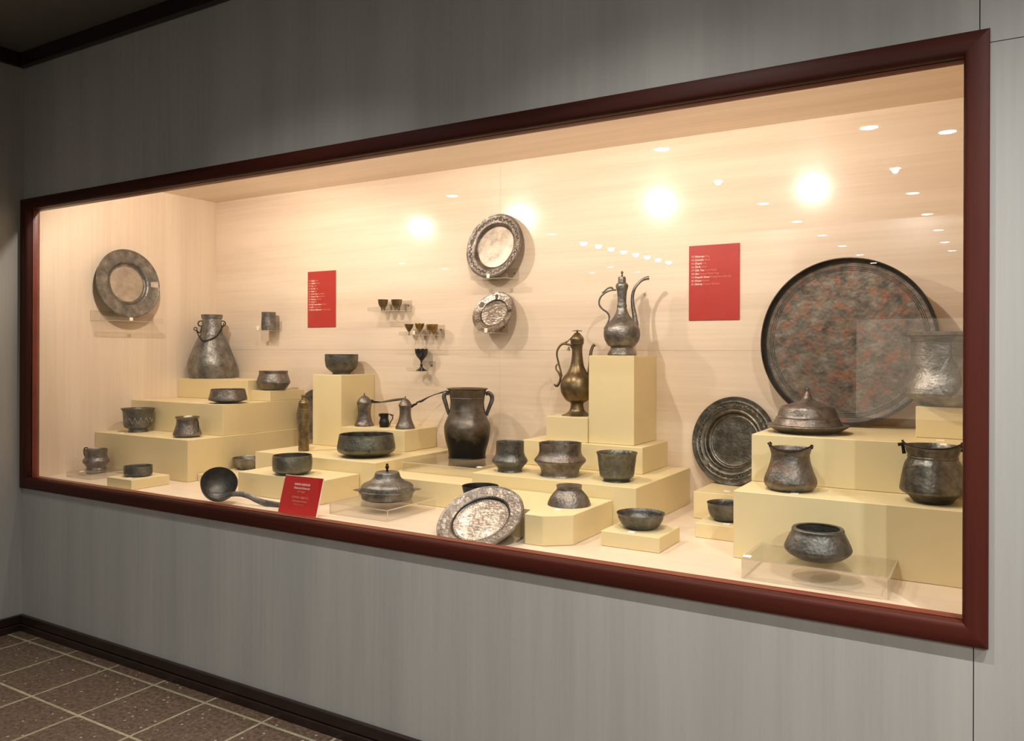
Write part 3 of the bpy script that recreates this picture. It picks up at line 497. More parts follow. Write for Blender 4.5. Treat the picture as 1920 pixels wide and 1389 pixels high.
    'flared_dish': {'loc': [0.9065, 0.7955, 0.075], 'rot': 0.8607, 'prof': [[0.0408, 0], [0.0568, 0.0028], [0.0758, 0.0304], [0.0828, 0.0458], [0.0872, 0.0642]], 'cur': {}},
    'shouldered_bowl': {'loc': [1.6109, 0.4635, 0.147], 'rot': 0.81, 'prof': [[0.0381, 0], [0.061, 0.0004], [0.0865, 0.0135], [0.0936, 0.0214], [0.0964, 0.0576], [0.0951, 0.0821], [0.0936, 0.0913]], 'cur': {}},
    'left_wall_plate': {'loc': [0.015, 0.64, 1.168], 'r': 0.212, 'n': [0.994, 0, 0.105]},
    'upper_wall_plate': {'loc': [2.2675, 1.2746, 1.3269], 'r': 0.1812, 'n': [-0.0508, -0.9734, 0.2234]},
    'lower_wall_plate': {'loc': [2.2791, 1.2558, 0.9691], 'r': 0.1256, 'n': [0.0288, -0.8812, 0.4718]},
    'tray': {'loc': [4.0518, 1.2201, 0.7993], 'r': 0.349, 'n': [-0.0618, -0.9977, 0.0294]},
    'floor_plate': {'loc': [3.5595, 1.2777, 0.3515], 'r': 0.2026, 'n': [-0.1649, -0.9703, 0.1771]},
    'front_plate': {'loc': [2.8848, 0.2108, 0.1185], 'r': 0.1755, 'n': [0.0203, -0.5579, 0.8297]},
    'ladle_bowl': {'loc': [1.4749, 0.1384, 0.1357], 'r': 0.0834, 'n': [0.7369, -0.4195, 0.5301]},
    'hidden_plate': {'loc': [0.9651000000000001, 1.2328, 0.365], 'r': 0.156, 'n': [-0.1609, -0.9714, 0.1747]},
}
def put(o, k, yaw=0): d = V[k]; o.location = d['loc']; o.location.z += .0006; o.rotation_euler = (0, 0, d['rot'] + yaw); return o
def vessel(k, name, label, cat, mat, group=None, th=.0028, parts=False, seg=56, lip=.0018, wob=.003, closed=False):
    bm = bmesh.new(); pr = V[k]['prof']
    lathe(bm, solid(pr) if closed else hollow(pr, th, lip), seg, wob=wob, ph=len(k))
    if not parts:
        o = build(name, bm, mat, None, True, 50); put(o, k); return tag(o, label, cat, group)
    r = put(empty(name), k); tag(r, label, cat, group); build('body', bm, mat, r, True, 50); return r
def P3(k, c, y=0): return [(u, y, z) for u, z in V[k]['cur'][c]]
def lid(k, r, mat, c='lidpts', name='lid', split=None, top=None):
    """turned cover; from point `split` on the profile the finial is a sub-part of its own"""
    p = [(max(u, 0), z) for u, z in V[k]['cur'][c]]; bm = bmesh.new(); pr = fine(p[:split] if split else p, 3)
    lathe(bm, [(0, p[0][1] - .001), (p[0][0], p[0][1] - .001)] + pr + [(0, pr[-1][1])], 48, wob=.002); o = build(name, bm, mat, r, True, 50)
    if split:
        bm = bmesh.new(); q = fine(p[split:], 3); lathe(bm, [(0, q[0][1] - .002)] + [(q[0][0], q[0][1] - .002)] + q + [(0, q[-1][1])], 20); build('finial', bm, top or mat, o, True, 50)
    return o
def bar(name, pts, rad, mat, r, **k): bm = bmesh.new(); tube(bm, pts, rad, **k); return build(name, bm, mat, r, True, 60)

# left end
r = vessel('handled_mug', 'handled_mug', 'small metal mug with a bulging waist and broken upright handle in the left corner', 'mug', PEW[3], parts=True)
h = V['handled_mug']['cur']['handle']; bar('handle', [(h[0][0] + .004, 0, h[0][1]), (h[1][0] - .002, 0, h[1][1]), (h[2][0], 0, h[2][1] - .004), (h[2][0] + .006, 0, h[2][1] + .002), (h[3][0] + .002, 0, h[3][1])], [.006, .005, .006, .006, .005], DARK, r, flat=.6)
vessel('shallow_dish', 'shallow_dish', 'shallow straight-sided dark dish on the small flat plinth near the frame', 'dish', PEW[2], wob=.008)
r = vessel('footed_bowl', 'footed_bowl', 'flared bowl on a low foot with an engraved triangle band, left stack lowest step', 'bowl', PEW[2], parts=True)
def chevrons(k, r, z0, z1, n, rad_at, a0, a1, mat):
    bm = bmesh.new()
    for i in range(n):
        A, B_ = a0 + (a1 - a0) * i / n, a0 + (a1 - a0) * (i + 1) / n; Mi = (A + B_) / 2
        for p, q in ((A, Mi), (Mi, B_)):
            zp, zq = (z0, z1) if p == A else (z1, z0); pts = []
            for s in range(4):
                t = s / 3; a = p + (q - p) * t; z = zp + (zq - zp) * t; R = rad_at(z); pts.append((R * math.cos(a), R * math.sin(a), z))
            tube(bm, pts, .0017, 5, sub=1, side=(0, 0, 1))
    o = build('engraved_band', bm, mat, r, True); o['kind'] = 'stuff'; return o
def rad_of(k):
    pr = V[k]['prof']
    def f(z):
        for (r1, z1), (r2, z2) in zip(pr, pr[1:]):
            if z1 <= z <= z2 and z2 > z1: return r1 + (r2 - r1) * (z - z1) / (z2 - z1)
        return pr[-1][0]
    return f
chevrons('footed_bowl', r, .052, .088, 16, rad_of('footed_bowl'), 0, 2 * PI, SILV)
r = vessel('waisted_cup', 'waisted_cup', 'waisted dark cup with flared rim beside the engraved footed bowl', 'cup', PEW[3], parts=True)
f_ = rad_of('waisted_cup'); bar('strap_handle', [(math.cos(-.75) * (f_(z) + .003 + b_), math.sin(-.75) * (f_(z) + .003 + b_), z) for z, b_ in ((.100, -.002), (.093, .012), (.07, .014), (.045, .008), (.03, .0))], [.004, .005, .005, .004, .004], DARK, r, flat=.6, side=(.7, .7, 0))
r = vessel('flask', 'bellied_flask', 'big pear-bodied flask with a cylindrical neck and bail handle, top of the left stack', 'flask', PEW[0], parts=True, wob=.004)
rg = V['flask']['cur']['ring']
for s, (u, z) in zip((-1, 1), rg):
    bm = bmesh.new(); torus(bm, (u, 0, z), .017, .0038, Matrix.Rotation(PI / 2, 4, 'X'), 20, 8); build('ring_lug', bm, DARK, r, True)
b_ = V['flask']['cur']['bail']; f_ = rad_of('flask'); bar('bail_handle', [(u, -math.sqrt(max((f_(z) + .007) ** 2 - u * u, 0)), z) for u, z in b_], [.0045, .0045, .0045, .005, .006, .006, .0055, .0045, .004, .004], DARK, r, flat=.8)
bm = bmesh.new(); torus(bm, (b_[0][0] - .004, 0, b_[0][1] + .006), .010, .003, Matrix.Rotation(PI / 2, 4, 'X'), 16, 6); build('end_loop', bm, DARK, r, True)
bar('side_hook', P3('flask', 'hook'), .004, DARK, r)
vessel('carinated_dish', 'low_dish', 'low dish with inward-leaning wall on the front edge of the left middle plinth', 'dish', PEW[3], wob=.002)
vessel('keeled_bowl', 'keeled_bowl', 'deep bowl with a sharp low keel to the right of the big flask', 'bowl', PEW[1])
vessel('shelf_cup', 'beaker', 'small dented beaker alone on its clear wall shelf above the left stack', 'beaker', PEW[0], th=.002, wob=.006)
# small cups on the back wall
vessel('goblet_a', 'egg_cup', 'left one of the two small rounded cups on the upper wall shelf', 'cup', BRONZE, th=.0016, seg=32)
vessel('goblet_b', 'egg_cup', 'right, slightly larger one of the two cups on the upper wall shelf', 'cup', BRONZE, th=.0016, seg=32)
vessel('goblet_c', 'small_goblet', 'plain conical goblet, leftmost of three on the middle wall shelf', 'goblet', BRONZE, th=.0016, seg=32)
def wavy(o, k, n, amp):
    H = V[k]['prof'][-1][1]
    for v in o.data.vertices:
        if v.co.z > H * .7: v.co.z += amp * math.cos(n * math.atan2(v.co.y, v.co.x)) * (v.co.z / H - .7) / .3
wavy(vessel('goblet_d', 'small_goblet', 'goblet with a scalloped rim, middle of three on the wall shelf', 'goblet', BRASS, th=.0016, seg=48), 'goblet_d', 8, .0022)
vessel('goblet_e', 'small_goblet', 'rounded patterned brass cup, rightmost of three on the wall shelf', 'goblet', BRASS, th=.0016, seg=40)
wavy(vessel('tall_goblet', 'stemmed_goblet', 'tall blackened stemmed goblet with a scalloped rim on the lowest wall shelf', 'goblet', BLACKSIL, th=.0018, seg=48, wob=0), 'tall_goblet', 9, .0018)
# centre left
vessel('round_bowl', 'round_bowl', 'plain round-bottomed bowl on the tall narrow plinth', 'bowl', PEW[2])
r = vessel('coffee_mill', 'coffee_mill', 'slim upright brass cylinder of a hand coffee mill before the hidden plate', 'coffee mill', MILL, closed=True, parts=True, wob=0)
bm = bmesh.new(); d = V['coffee_mill']['prof']
for z in (.012, d[2][1] - .006, d[2][1] - .03): torus(bm, (0, 0, z), d[0][0], .0016, None, 32, 6)
build('ring_band', bm, MILL, r, True)['kind'] = 'stuff'
for k, nm, lb in (('coffee_pot_a', 'coffee_pot', 'left lidded coffee pot with a straight horizontal handle'), ('coffee_pot_b', 'coffee_pot', 'right lidded coffee pot with a long hinged handle rising to the jar')):
    r = vessel(k, nm, lb, 'coffee pot', PEW[3] if k[-1] == 'a' else PEW[1], parts=True, closed=True)
    Rt, Ht = V[k]['prof'][-1]; top = V[k]['cur']['top'][0][1]; hh = top - Ht; bm = bmesh.new()
    lathe(bm, [(0, Ht - .002), (Rt + .001, Ht - .002)] + fine([(Rt + .0015, Ht + .001), (Rt * .93, Ht + hh * .16), (Rt * .72, Ht + hh * .42), (Rt * .38, Ht + hh * .66), (Rt * .12, Ht + hh * .74), (.002, Ht + hh * .78), (.0045, Ht + hh * .85), (.0040, Ht + hh * .91), (.0012, Ht + hh * .99)], 3) + [(0, Ht + hh)], 40)
    build('lid', bm, PEW[1], r, True, 50)
    p = P3(k, 'handle')
    if k[-1] == 'a':
        bar('handle_socket', p[:3], [.008, .0065, .0035], DARK, r); bar('handle', p[2:], [.004, .0075, .009, .009, .0085], WOODH, r, flat=.8)
        p0 = p[0]; bar('hinge', [(p0[0] - .004, 0, p0[2] + .006), (p0[0] + .012, 0, p0[2] + .004)], .006, DARK, r)
    else:
        bar('handle', p, [.009, .009, .0075, .005, .0085, .006, .0035, .003, .003, .0045, .0055], DARK, r, flat=.8)
r = vessel('creamer', 'small_jug', 'tiny jug with a curled handle between the two coffee pots', 'jug', DARK, parts=True, th=.002, seg=40)
bar('handle', P3('creamer', 'handle'), [.0028, .003, .003, .003, .0028, .0026, .0022], DARK, r); bar('thumb_rest', P3('creamer', 'tail'), [.0035, .0018], DARK, r)
s_ = P3('creamer', 'spout'); bar('spout', [s_[0], s_[1]], [.009, .0035], DARK, r)
vessel('low_basin', 'open_basin', 'large open basin with inward-sloping sides, greenish grey', 'basin', PEW[4], wob=.004)
r = vessel('two_handled_jar', 'two_handled_jar', 'tall two-handled jar, its lower half blackened by soot', 'jar', JAR, parts=True, wob=.002, th=.004)
for hnd in ('handle_l', 'handle_r'): bar('handle', P3('two_handled_jar', hnd), [.010, .010, .011, .011, .011, .010, .009, .007], PEW[2], r)
bm = bmesh.new(); f_ = rad_of('two_handled_jar')
for z in (.246, .208, .312): torus(bm, (0, 0, z), f_(z) - .0002, .0017, None, 56, 6)
build('raised_line', bm, PEW[3], r, True)['kind'] = 'stuff'
r = vessel('lidded_dish', 'lidded_dish', 'lidded dish with stepped cover, tall knob and two scalloped tab handles', 'dish', PEW[0], parts=True, closed=True)
lid('lidded_dish', r, PEW[0], split=9, top=DARK)
tb = V['lidded_dish']['cur']['tabs']
for i in (0, 2):
    (u0_, z0_), (u1_, z1_) = tb[i], tb[i + 1]; s = 1 if u1_ > u0_ else -1; L_ = abs(u1_ - u0_) + .006; bm = bmesh.new()
    out = []
    for q in range(13):
        t = q / 12; a = -PI / 2 + PI * t; rr_ = 1 + .10 * math.cos(8 * a); out.append((s * L_ * math.cos(a) * rr_, .036 * math.sin(a) * rr_ * (1 - .35 * math.cos(a))))
    lo_ = [bm.verts.new((u0_ - s * .006 + x, y, z0_)) for x, y in out]; hi_ = [bm.verts.new((u0_ - s * .006 + x, y, z0_ + .0025)) for x, y in out]
    bm.faces.new(lo_); bm.faces.new(hi_)
    for q in range(13): bm.faces.new((lo_[q], lo_[(q + 1) % 13], hi_[(q + 1) % 13], hi_[q]))
    build('tab_handle', bm, PEW[0], r)
# plates, set by centre, radius and facing
def plate_T(k):
    d = V[k]; n = Vector(d['n']).normalized(); x = Vector((0, 0, 1)).cross(n).normalized(); y = n.cross(x)
    m = Matrix((x, y, n)).transposed().to_4x4(); m.translation = Vector(d['loc']); return m
def dish(k, name, label, cat, prof, mat, seg=72, parts=False, wob=.004, th=.002):
    """prof: (fraction of radius, depth in metres) from rim to centre; the back follows at th"""
    R = V[k]['r']; p = [(f * R, z) for f, z in prof]; pr = fine(p, 3)
    back = [(max(r_ - (0 if i else 0), 0), z - th) for i, (r_, z) in enumerate(pr)]
    allp = [(0, pr[-1][1] - th)] + [(r_, z) for r_, z in reversed(back) if r_ > 1e-4] + [(r_, z) for r_, z in pr if r_ > 1e-4] + [(0, pr[-1][1])]
    bm = bmesh.new(); lathe(bm, allp, seg, wob=wob, ph=R * 40)
    if parts: r = empty(name); build('body', bm, mat, r, True, 45)
    else: r = build(name, bm, mat, None, True, 45)
    r.matrix_world = plate_T(k); return tag(r, label, cat)
RIMP = [(1.0, -.003), (.985, 0), (.965, -.001), (.94, -.003), (.70, -.010)]
r = dish('left_wall_plate', 'rimmed_plate', 'wide-rimmed pewter plate standing against the left end wall', 'plate', RIMP[:4] + [(.68, -.008), (.62, -.012), (.585, -.022), (.56, -.026), (.50, -.027), (0, -.027)], PEW[0], parts=True)
bm = bmesh.new(); R = V['left_wall_plate']['r']; lathe(bm, [(0, -.0255), (R * .515, -.0255), (R * .515, -.0268)], 40, wob=.012); build('pale_centre', bm, TANPL, r, True, 40)
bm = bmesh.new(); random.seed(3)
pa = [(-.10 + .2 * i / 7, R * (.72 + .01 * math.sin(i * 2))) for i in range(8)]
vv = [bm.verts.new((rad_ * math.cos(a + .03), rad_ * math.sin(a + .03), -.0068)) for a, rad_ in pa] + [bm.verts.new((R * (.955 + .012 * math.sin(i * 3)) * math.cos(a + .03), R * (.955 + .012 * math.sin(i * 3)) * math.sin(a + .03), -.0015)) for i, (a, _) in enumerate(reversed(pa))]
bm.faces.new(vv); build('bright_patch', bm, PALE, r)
r = dish('upper_wall_plate', 'rimmed_plate', 'larger upper wall plate with dark engraved rim and pale centre', 'plate', RIMP[:4] + [(.74, -.005), (.70, -.010), (.665, -.024), (.62, -.028), (0, -.028)], PEW[3], parts=True, wob=.002)
R = V['upper_wall_plate']['r']; bm = bmesh.new(); lathe(bm, [(0, -.0265), (R * .635, -.0265), (R * .635, -.0278)], 48, wob=.004); build('pale_centre', bm, PALE, r, True, 40)
def scroll_band(r, R0, R1, n, z, mat, skip=()):
    bm = bmesh.new(); random.seed(5)
    for i in range(n):
        a = 2 * PI * i / n
        if any(abs((a - s + PI) % (2 * PI) - PI) < .11 for s in skip): continue
        m = (R0 + R1) / 2; h = (R1 - R0) / 2; pts = []
        for q in range(6):
            t = q / 5; rr_ = m + h * math.sin(t * PI * 1.6 + (i % 2) * PI) * .8; aa = a + (t - .5) * 2 * PI / n * .8; pts.append((rr_ * math.cos(aa), rr_ * math.sin(aa), z))
        tube(bm, pts, .0017, 5, sub=1, side=(0, 0, 1))
    o = build('engraved_band', bm, mat, r, True); o['kind'] = 'stuff'; return o
scroll_band(r, R * .80, R * .90, 64, -.0035, DARK, (PI * .45, PI * .93, PI * 1.5, 0))
for a in (PI * .45, PI * .93, PI * 1.5, 0):
    bm = bmesh.new(); lathe(bm, [(0, .001), (R * .070, .001), (R * .085, -.001)], 20, T=Matrix.Translation((R * .85 * math.cos(a), R * .85 * math.sin(a), -.0035))); build('medallion', bm, OLDPL, r)
r = dish('lower_wall_plate', 'rimmed_plate', 'smaller lower wall plate, silvery, with dark oval medallions on the rim', 'plate', RIMP[:4] + [(.66, -.010), (.62, -.015), (.60, -.018), (0, -.016)], SILV, parts=True)
R = V['lower_wall_plate']['r']
for a, sx in ((PI * .52, .5), (PI * .84, .95), (PI * 1.18, .6), (-.62, .5), (.05, .5)):
    bm = bmesh.new(); lathe(bm, [(0, .0015), (R * .125, .0015), (R * .14, 0)], 20, T=Matrix.Translation((R * .80 * math.cos(a), R * .80 * math.sin(a), -.0055)) @ Matrix.Rotation(a, 4, 'Z') @ Matrix.Diagonal((1, sx, 1, 1))); build('medallion', bm, OLDPL if sx < .9 else PEW[2], r)
bm = bmesh.new(); torus(bm, (0, 0, -.013), R * .635, .0022, None, 56, 6); build('well_ring', bm, DARK, r, True)
r = dish('hidden_plate', 'round_platter', 'tall platter half hidden behind the coffee mill and the narrow plinth', 'platter', RIMP[:4] + [(.78, -.004), (.74, -.010), (.70, -.016), (0, -.018)], PEW[0])
r = dish('floor_plate', 'ringed_dish', 'broad dark dish with concentric rings standing left of the right plinths', 'dish', [(1.0, -.003), (.985, 0), (.90, -.002), (.875, .001), (.85, -.002), (.80, -.002), (.775, .002), (.75, -.001), (.70, -.003), (.67, .000), (.645, -.004), (.615, -.020), (.585, -.024), (.56, -.022), (.54, -.024), (0, -.022)], OLDPL, parts=True, wob=.001)
R = V['floor_plate']['r']
bm = bmesh.new(); lathe(bm, [(0, .001), (R * .065, .001), (R * .08, 0)], 20, T=Matrix.Translation((R * .80 * math.cos(PI * 1.235), R * .80 * math.sin(PI * 1.235), 0.001))); build('medallion', bm, PEW[3], r)
scroll_band(r, R * .785, R * .845, 72, .0005, PEW[0])
r = dish('front_plate', 'rimmed_plate', 'silvery dented plate tipped back against the plinth at the front centre', 'plate', RIMP[:4] + [(.72, -.006), (.68, -.008), (.645, -.017), (.62, -.0185), (0, -.018)], SILVD, parts=True, wob=.006)
R = V['front_plate']['r']; bm = bmesh.new(); lathe(bm, [(0, -.0172), (R * .585, -.0172), (R * .588, -.0183)], 48, wob=.003); build('bright_centre', bm, SILV, r, True, 40)
bm = bmesh.new()
for i in range(64): a = 2 * PI * i / 64; ball(bm, (R * .60 * math.cos(a), R * .60 * math.sin(a), -.0180), .0026, (1, 1, .5), 6)
o = build('bead_ring', bm, PALE, r, True); o['kind'] = 'stuff'
bm = bmesh.new(); torus(bm, (0, 0, -.0135), R * .665, .0035, None, 64, 6); build('well_ring', bm, DARK, r, True)
r = dish('tray', 'round_tray', 'huge round copper-stained tray leaning on the back wall at right', 'tray', [(1.0, .030), (.992, .032), (.985, .026), (.972, .003), (.955, 0), (0, -.002)], COPPER, parts=True, seg=96, wob=.0035, th=.0025)
R = V['tray']['r']; bm = bmesh.new(); lathe(bm, [(R * .950, .0012), (R * .970, .004), (R * .984, .027), (R * .992, .0335), (R * 1.003, .032), (R * 1.003, .026)], 96, wob=.0035, ph=R * 40); build('raised_rim', bm, TRAYRIM, r, True, 60)
bm = bmesh.new()
for q in (.90, .88, .86): torus(bm, (0, 0, .0006), R * q, .0009, None, 96, 5)
build('engraved_ring', bm, TRAYRIM, r, True)['kind'] = 'stuff'
vessel('flared_dish', 'flared_dish', 'small flared dish on the lowest plinth just above the ladle', 'dish', PEW[0])
vessel('shouldered_bowl', 'shouldered_bowl', 'bowl with upright walls and rounded shoulder above the red sign', 'bowl', PEW[4])
vessel('small_bowl', 'small_bowl', 'small dark bowl half hidden behind the tipped silvery plate', 'bowl', DARK, wob=.002)
# ladle
r = empty('ladle'); bm = bmesh.new(); R = V['ladle_bowl']['r']
cup = [(R, 0), (R * .985, -.02), (R * .90, -.045), (R * .70, -.068), (R * .42, -.082), (R * .15, -.087)]
pr = fine(cup, 4); lathe(bm, [(0, pr[-1][1] - .002)] + [(max(a - .0, .001), b - .002) for a, b in reversed(pr)] + [(a - .0022, b) for a, b in pr] + [(0, pr[-1][1])], 56, wob=.012)
r.matrix_world = Matrix.Translation(Vector(V['ladle_bowl']['loc'])); tag(r, 'large round ladle with a long curved handle lying by the red sign', 'ladle')
o = build('ladle_bowl', bm, PEW[2], r, True, 50); T = plate_T('ladle_bowl'); T.translation = (0, 0, 0); o.matrix_local = T
L0 = Vector(V['ladle_bowl']['loc'])
hp = [Vector(p) - L0 for p in ((1.505, .150, .075), (1.548, .155, .087), (1.585, .172, .088), (1.622, .190, .078), (1.660, .206, .060), (1.72, .224, .046), (1.80, .240, .042), (1.86, .25, .042))]
bar('handle', hp, [.008, .012, .013, .0135, .014, .017, .016, .013], PEW[3], r, flat=.28, side=(0, .35, 1))
# centre right
r = vessel('brass_ewer', 'brass_ewer', 'bronze-brown pear-shaped ewer with a scrolled handle and flower finial', 'ewer', BRONZE, parts=True, closed=True, wob=0)
lid('brass_ewer', r, BRONZE)
bar('handle', P3('brass_ewer', 'handle'), [.004, .0045, .0055, .006, .0055, .005, .0045, .0045, .0045, .004, .004], BRONZE, r)
bar('handle_scroll', P3('brass_ewer', 'scroll'), [.003, .0035, .004, .004, .0055, .006, .006, .008, .002], BRONZE, r)
bar('hinge_link', P3('brass_ewer', 'link'), [.003, .0025, .0025, .0055, .003], BRONZE, r); bar('leaf', P3('brass_ewer', 'leaf'), [.003, .0085], BRONZE, r)
bar('spout', P3('brass_ewer', 'spout'), [.014, .011, .009, .0085, .0075, .007, .009], BRONZE, r)
tz = V['brass_ewer']['cur']['top'][0][1]; bm = bmesh.new()
for i in range(6):
    a = PI / 3 * i; ball(bm, (.015 * math.cos(a), .015 * math.sin(a), tz - .005), .010, (1, 1, .22), 8)
ball(bm, (0, 0, tz - .004), .006, (1, 1, .8), 8); ball(bm, (0, 0, tz - .012), .005, (1, 1, 1.2), 8); build('flower_finial', bm, BRONZE, r, True)
r = vessel('long_spout_ewer', 'long_spout_ewer', 'tall grey ewer with a long curved spout on the tallest plinth', 'ewer', PEW[0], parts=True, closed=True, wob=0)
lid('long_spout_ewer', r, PEW[0], split=6, top=PEW[2])
bar('handle', P3('long_spout_ewer', 'handle'), .0042, PEW[2], r); bar('thumb_piece', P3('long_spout_ewer', 'thumb'), [.0025, .004, .004, .0045, .0045, .002], PEW[2], r)
bar('spout', P3('long_spout_ewer', 'spout'), [.014, .0135, .0115, .0095, .0078, .0072, .0068, .0068, .0085, .0095], PEW[0], r, seg=14)
vessel('straight_pot', 'keeled_jar', 'tall-necked pot with a keeled foot, leftmost on the long plinth', 'pot', PEW[2])
r = vessel('keeled_pot', 'keeled_pot', 'wide pot with a sharp flange and spreading foot, middle of three', 'pot', PEW[3])
vessel('flared_cup', 'footed_cup', 'deep footed cup with a flared rim, rightmost on the long plinth', 'cup', PEW[4])
vessel('upturned_bowl', 'upturned_bowl', 'bowl turned upside down with its ring foot upward', 'bowl', PEW[3], closed=True)
vessel('tapered_bowl', 'tapered_bowl', 'dark open bowl with sloping sides on the small flat plinth right of centre', 'bowl', PEW[2])
vessel('half_hidden_bowl', 'small_bowl', 'dark bowl partly hidden behind the large right plinth', 'bowl', PEW[2])
# right end
r = vessel('covered_dish', 'covered_dish', 'wide dish with a domed, pointed cover in front of the huge tray', 'dish', PEW[3], parts=True, closed=True)
lid('covered_dish', r, PEW[3], name='domed_cover', split=14, top=PEW[2])
def pot_lugs(k, r, i0=0):
    g_ = V[k]['cur']['lugs']
    for q, s in ((0, -1), (2, 1)):
        (ua, za), (ub, zb) = g_[q], g_[q + 1]
        bar('lug', [(ua, 0, za), (ua + s * .003, 0, (za + zb) / 2), (ub, 0, zb - .003)], [.006, .005, .006], DARK, r)
r = vessel('small_cauldron', 'small_cauldron', 'bag-shaped small cauldron with a bail handle on the right lower plinth', 'cauldron', PEW[1], parts=True)
pot_lugs('small_cauldron', r); bl = V['small_cauldron']['cur']['bail']; n_ = len(bl)
bar('bail_handle', [(u, -.066 * math.sin(PI * i / (n_ - 1)) ** .7 - .004, z + .003) for i, (u, z) in enumerate(bl)], [.0045, .0035] + [.0028] * 6 + [.003, .0045], DARK, r)
r = vessel('large_cauldron', 'large_cauldron', 'large dark cauldron with lugs, cut off by the right side of the frame', 'cauldron', OLDPL, parts=True)
pot_lugs('large_cauldron', r); Ra, Ha = V['large_cauldron']['prof'][-1]
bar('side_knob', [(-(Ra - .004), 0, Ha + .004), (-(Ra + .016), 0, Ha - .001)], [.0045, .006], DARK, r)
bar('bail_handle', [(-(Ra + .002), 0, Ha + .012), (-(Ra * .93), -Ra * .35, Ha + .007), (-Ra * .6, -Ra * .84, Ha + .004), (0, -Ra - .005, Ha - .001), (Ra * .6, -Ra * .84, Ha + .003), (Ra, -.01, Ha + .012)], [.004, .0035, .003, .003, .003, .004], DARK, r)
r = vessel('engraved_pot', 'engraved_cauldron', 'big engraved cauldron with a wide lip beside the tray at far right', 'cauldron', PEW[0], parts=True, wob=.001)
mz = [z for u, z in V['engraved_pot']['cur']['mount']]; f_ = rad_of('engraved_pot')
def on_body(u, z, off): R_ = f_(z) + off; return (u, -math.sqrt(max(R_ * R_ - u * u, 0)), z)
bm = bmesh.new(); tube(bm, [on_body(.0, mz[0], .002), on_body(0, mz[1], .004)], .0035, 8)
rows = []
for i in range(13):
    t = i / 12; z = mz[1] + (mz[4] - mz[1]) * t; w_ = .004 + .033 * math.sin(PI * min(1, t ** 1.25)) ** .8 if 0 < t < 1 else .003
    rows.append([bm.verts.new(on_body(w_ * (c_ / 3 - 1), z, .0045 if 0 < c_ < 6 else .001)) for c_ in range(7)])
for a_, b_2 in zip(rows, rows[1:]):
    for c_ in range(6): bm.faces.new((a_[c_], a_[c_ + 1], b_2[c_ + 1], b_2[c_]))
build('handle_mount', bm, PEW[2], r, True, 50)
bm = bmesh.new()
for z in (.055, .062, .185, .235):
    torus(bm, (0, 0, z), f_(z) - .0003, .0013, None, 64, 5)
build('engraved_line', bm, PEW[2], r, True)['kind'] = 'stuff'
vessel('squat_bowl', 'squat_bowl', 'squat round-bellied bowl with a narrower mouth on the clear stand', 'bowl', PEW[2], th=.010, lip=.002)

# ------------------------------------------------------------------ red panels, sign and number cards
def panel(label, x0, x1, z0, z1, rows, top, lh, size, nx, tx):
    r = tag(empty('text_panel', (x0, CY1 - .006, z0)), label, 'panel')
    boxobj('board', RED, 0, x1 - x0, 0, .005, 0, z1 - z0, r, .0006)
    for i, (n, a, b) in enumerate(rows):
        z = z1 - z0 - top - i * lh; ry = (PI / 2, 0, 0)
        text_mesh('lettering', n, size, INK, r, (nx, -.0006, z), ry); o = text_mesh('lettering', a, size, INK, r, (tx, -.0006, z), ry, bold=.00022)
        wd = max(v.co.x for v in o.data.vertices)
        text_mesh('lettering', b, size, INK2, r, (tx + wd + size * .3, -.0006, z), ry)
panel('red text panel numbered 1 to 12 on the left part of the back wall', .835, 1.073, .905, 1.258, [('1 |', 'Leğen', 'Basin'), ('2 |', 'Güğüm', 'Pitcher'), ('3 |', 'Tas', 'Bowl'), ('4 |', 'Su Tası', 'Cup'), ('5 |', 'Sahan', 'Pan'), ('6 |', 'Çorba Tası', 'Soup Bowl'), ('7 |', 'Hamam Tası', 'Bath Bowl'), ('8 |', 'Maşrapa', 'Tankard'), ('9 |', 'Cezve', 'Pot'), ('10 |', 'Yağ Tavası Sahanı', 'Oil Pan'), ('11 |', 'Zarf', 'Cup Holder'), ('12 |', 'Kahve Değirmeni', 'Coffee Grinder')], .062, .0168, .0125, .010, .030)
panel('red text panel numbered 13 to 21 beside the tall ewer', 3.337, 3.577, .905, 1.258, [('13 |', 'Maşrapa', 'Mug'), ('14 |', 'Çömlek', 'Bowl'), ('15 |', 'Kapak', 'Lid'), ('16 |', 'İbrik', 'Ewer'), ('17 |', 'Şifa Tası', 'Cure Bowl'), ('18 |', 'Sini', 'Round Metal Tray'), ('19 |', 'Kapaklı Sahan', 'Frying Pan with Lid'), ('20 |', 'Kazan', 'Vessel'), ('21 |', 'Bakraç', 'Copper Bucket')], .056, .0163, .0125, .012, .032)
r = tag(empty('red_sign', (1.851, .150, .0365)), 'small red sign leaning back on the case floor beside the ladle', 'sign')
r.rotation_euler = (-math.radians(16.5), 0, math.atan2(.010, .221))
boxobj('board', RED2, 0, .221, 0, .0012, 0, .166, r); boxobj('backing', CARD, -.0008, .2235, .0013, .0055, -.001, .168, r, .0005)
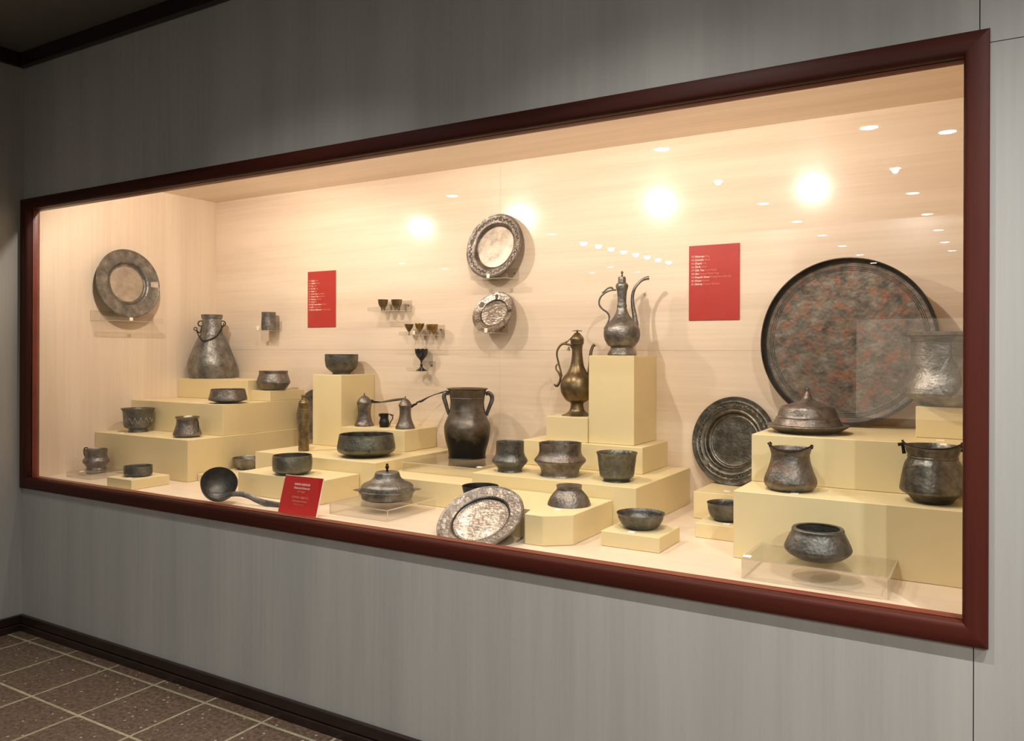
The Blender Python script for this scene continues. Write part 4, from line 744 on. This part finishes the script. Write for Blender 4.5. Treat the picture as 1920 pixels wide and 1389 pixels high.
for i, (tx_, sz, mt) in enumerate((('BAKIR ESERLER', .0135, INK), ('Osmanlı Dönemi', .0135, INK), ('19. Yüzyıl', .011, INK2), ('COPPER OBJECTS', .0125, INK2), ('Ottoman Period', .0125, INK2), ('19th Century', .011, INK3))):
    text_mesh('lettering', tx_, sz, mt, r, (.1105, -.0005, (.127, .111, .096, .070, .054, .040)[i]), (PI / 2, 0, 0), 'CENTER')
def card(x, y, z, what, w=.016, h=.018, lean=75, rz=0, num=''):
    bm = bmesh.new(); box(bm, -w / 2, w / 2, 0, .0012, 0, h, .0003); o = empty('number_card', (x, y, z + .0004)); build('card', bm, CARD, o)
    if num: text_mesh('printed_number', num, h * .6, CARDINK, o, (0, -.0004, h * .28), (PI / 2, 0, 0), 'CENTER')
    o.rotation_euler = (-math.radians(90 - lean), 0, rz); return tag(o, 'small cream number card ' + what, 'card')
card(.060, .625, .936, 'on the shelf of the left end wall plate', .022, .020, 88, PI / 2)
card(2.281, 1.204, 1.144, 'under the larger upper wall plate', .019, .022, 88)
card(2.286, 1.176, .855, 'under the smaller lower wall plate', .018, .022, 88)
card(.510, 1.211, .888, 'left of the beaker on its wall shelf', .022, .026, 88)
card(1.768, 1.225, .848, 'between the conical and the scalloped goblet', .018, .022, 85)
for x, y, z, w_ in ((2.86, .084, .036, 'by the rim of the tipped silvery plate'), (.18, .480, .265, 'before the engraved footed bowl'), (3.439, .376, .091, 'before the dark open bowl right of centre'), (3.70, .69, .092, 'before the half hidden bowl'), (3.148, .345, .148, 'before the upturned bowl'), (.722, .172, .088, 'before the shallow dish near the frame'), (3.905, .205, .102, 'on the left end of the clear stand at right'), (3.995, .475, .270, 'between the two cauldrons on the lower right plinth'), (4.42, .80, .447, 'before the small plinth at far right'), (3.59, 1.08, .151, 'under the broad ringed dish'), (.137, .262, .065, 'before the handled mug in the left corner'), (2.47, .83, .200, 'beside the foot of the two-handled jar'), (3.25, .60, .035, 'on the case floor behind the small flat plinth')):
    card(x, y, z, w_, .026, .020, 6)
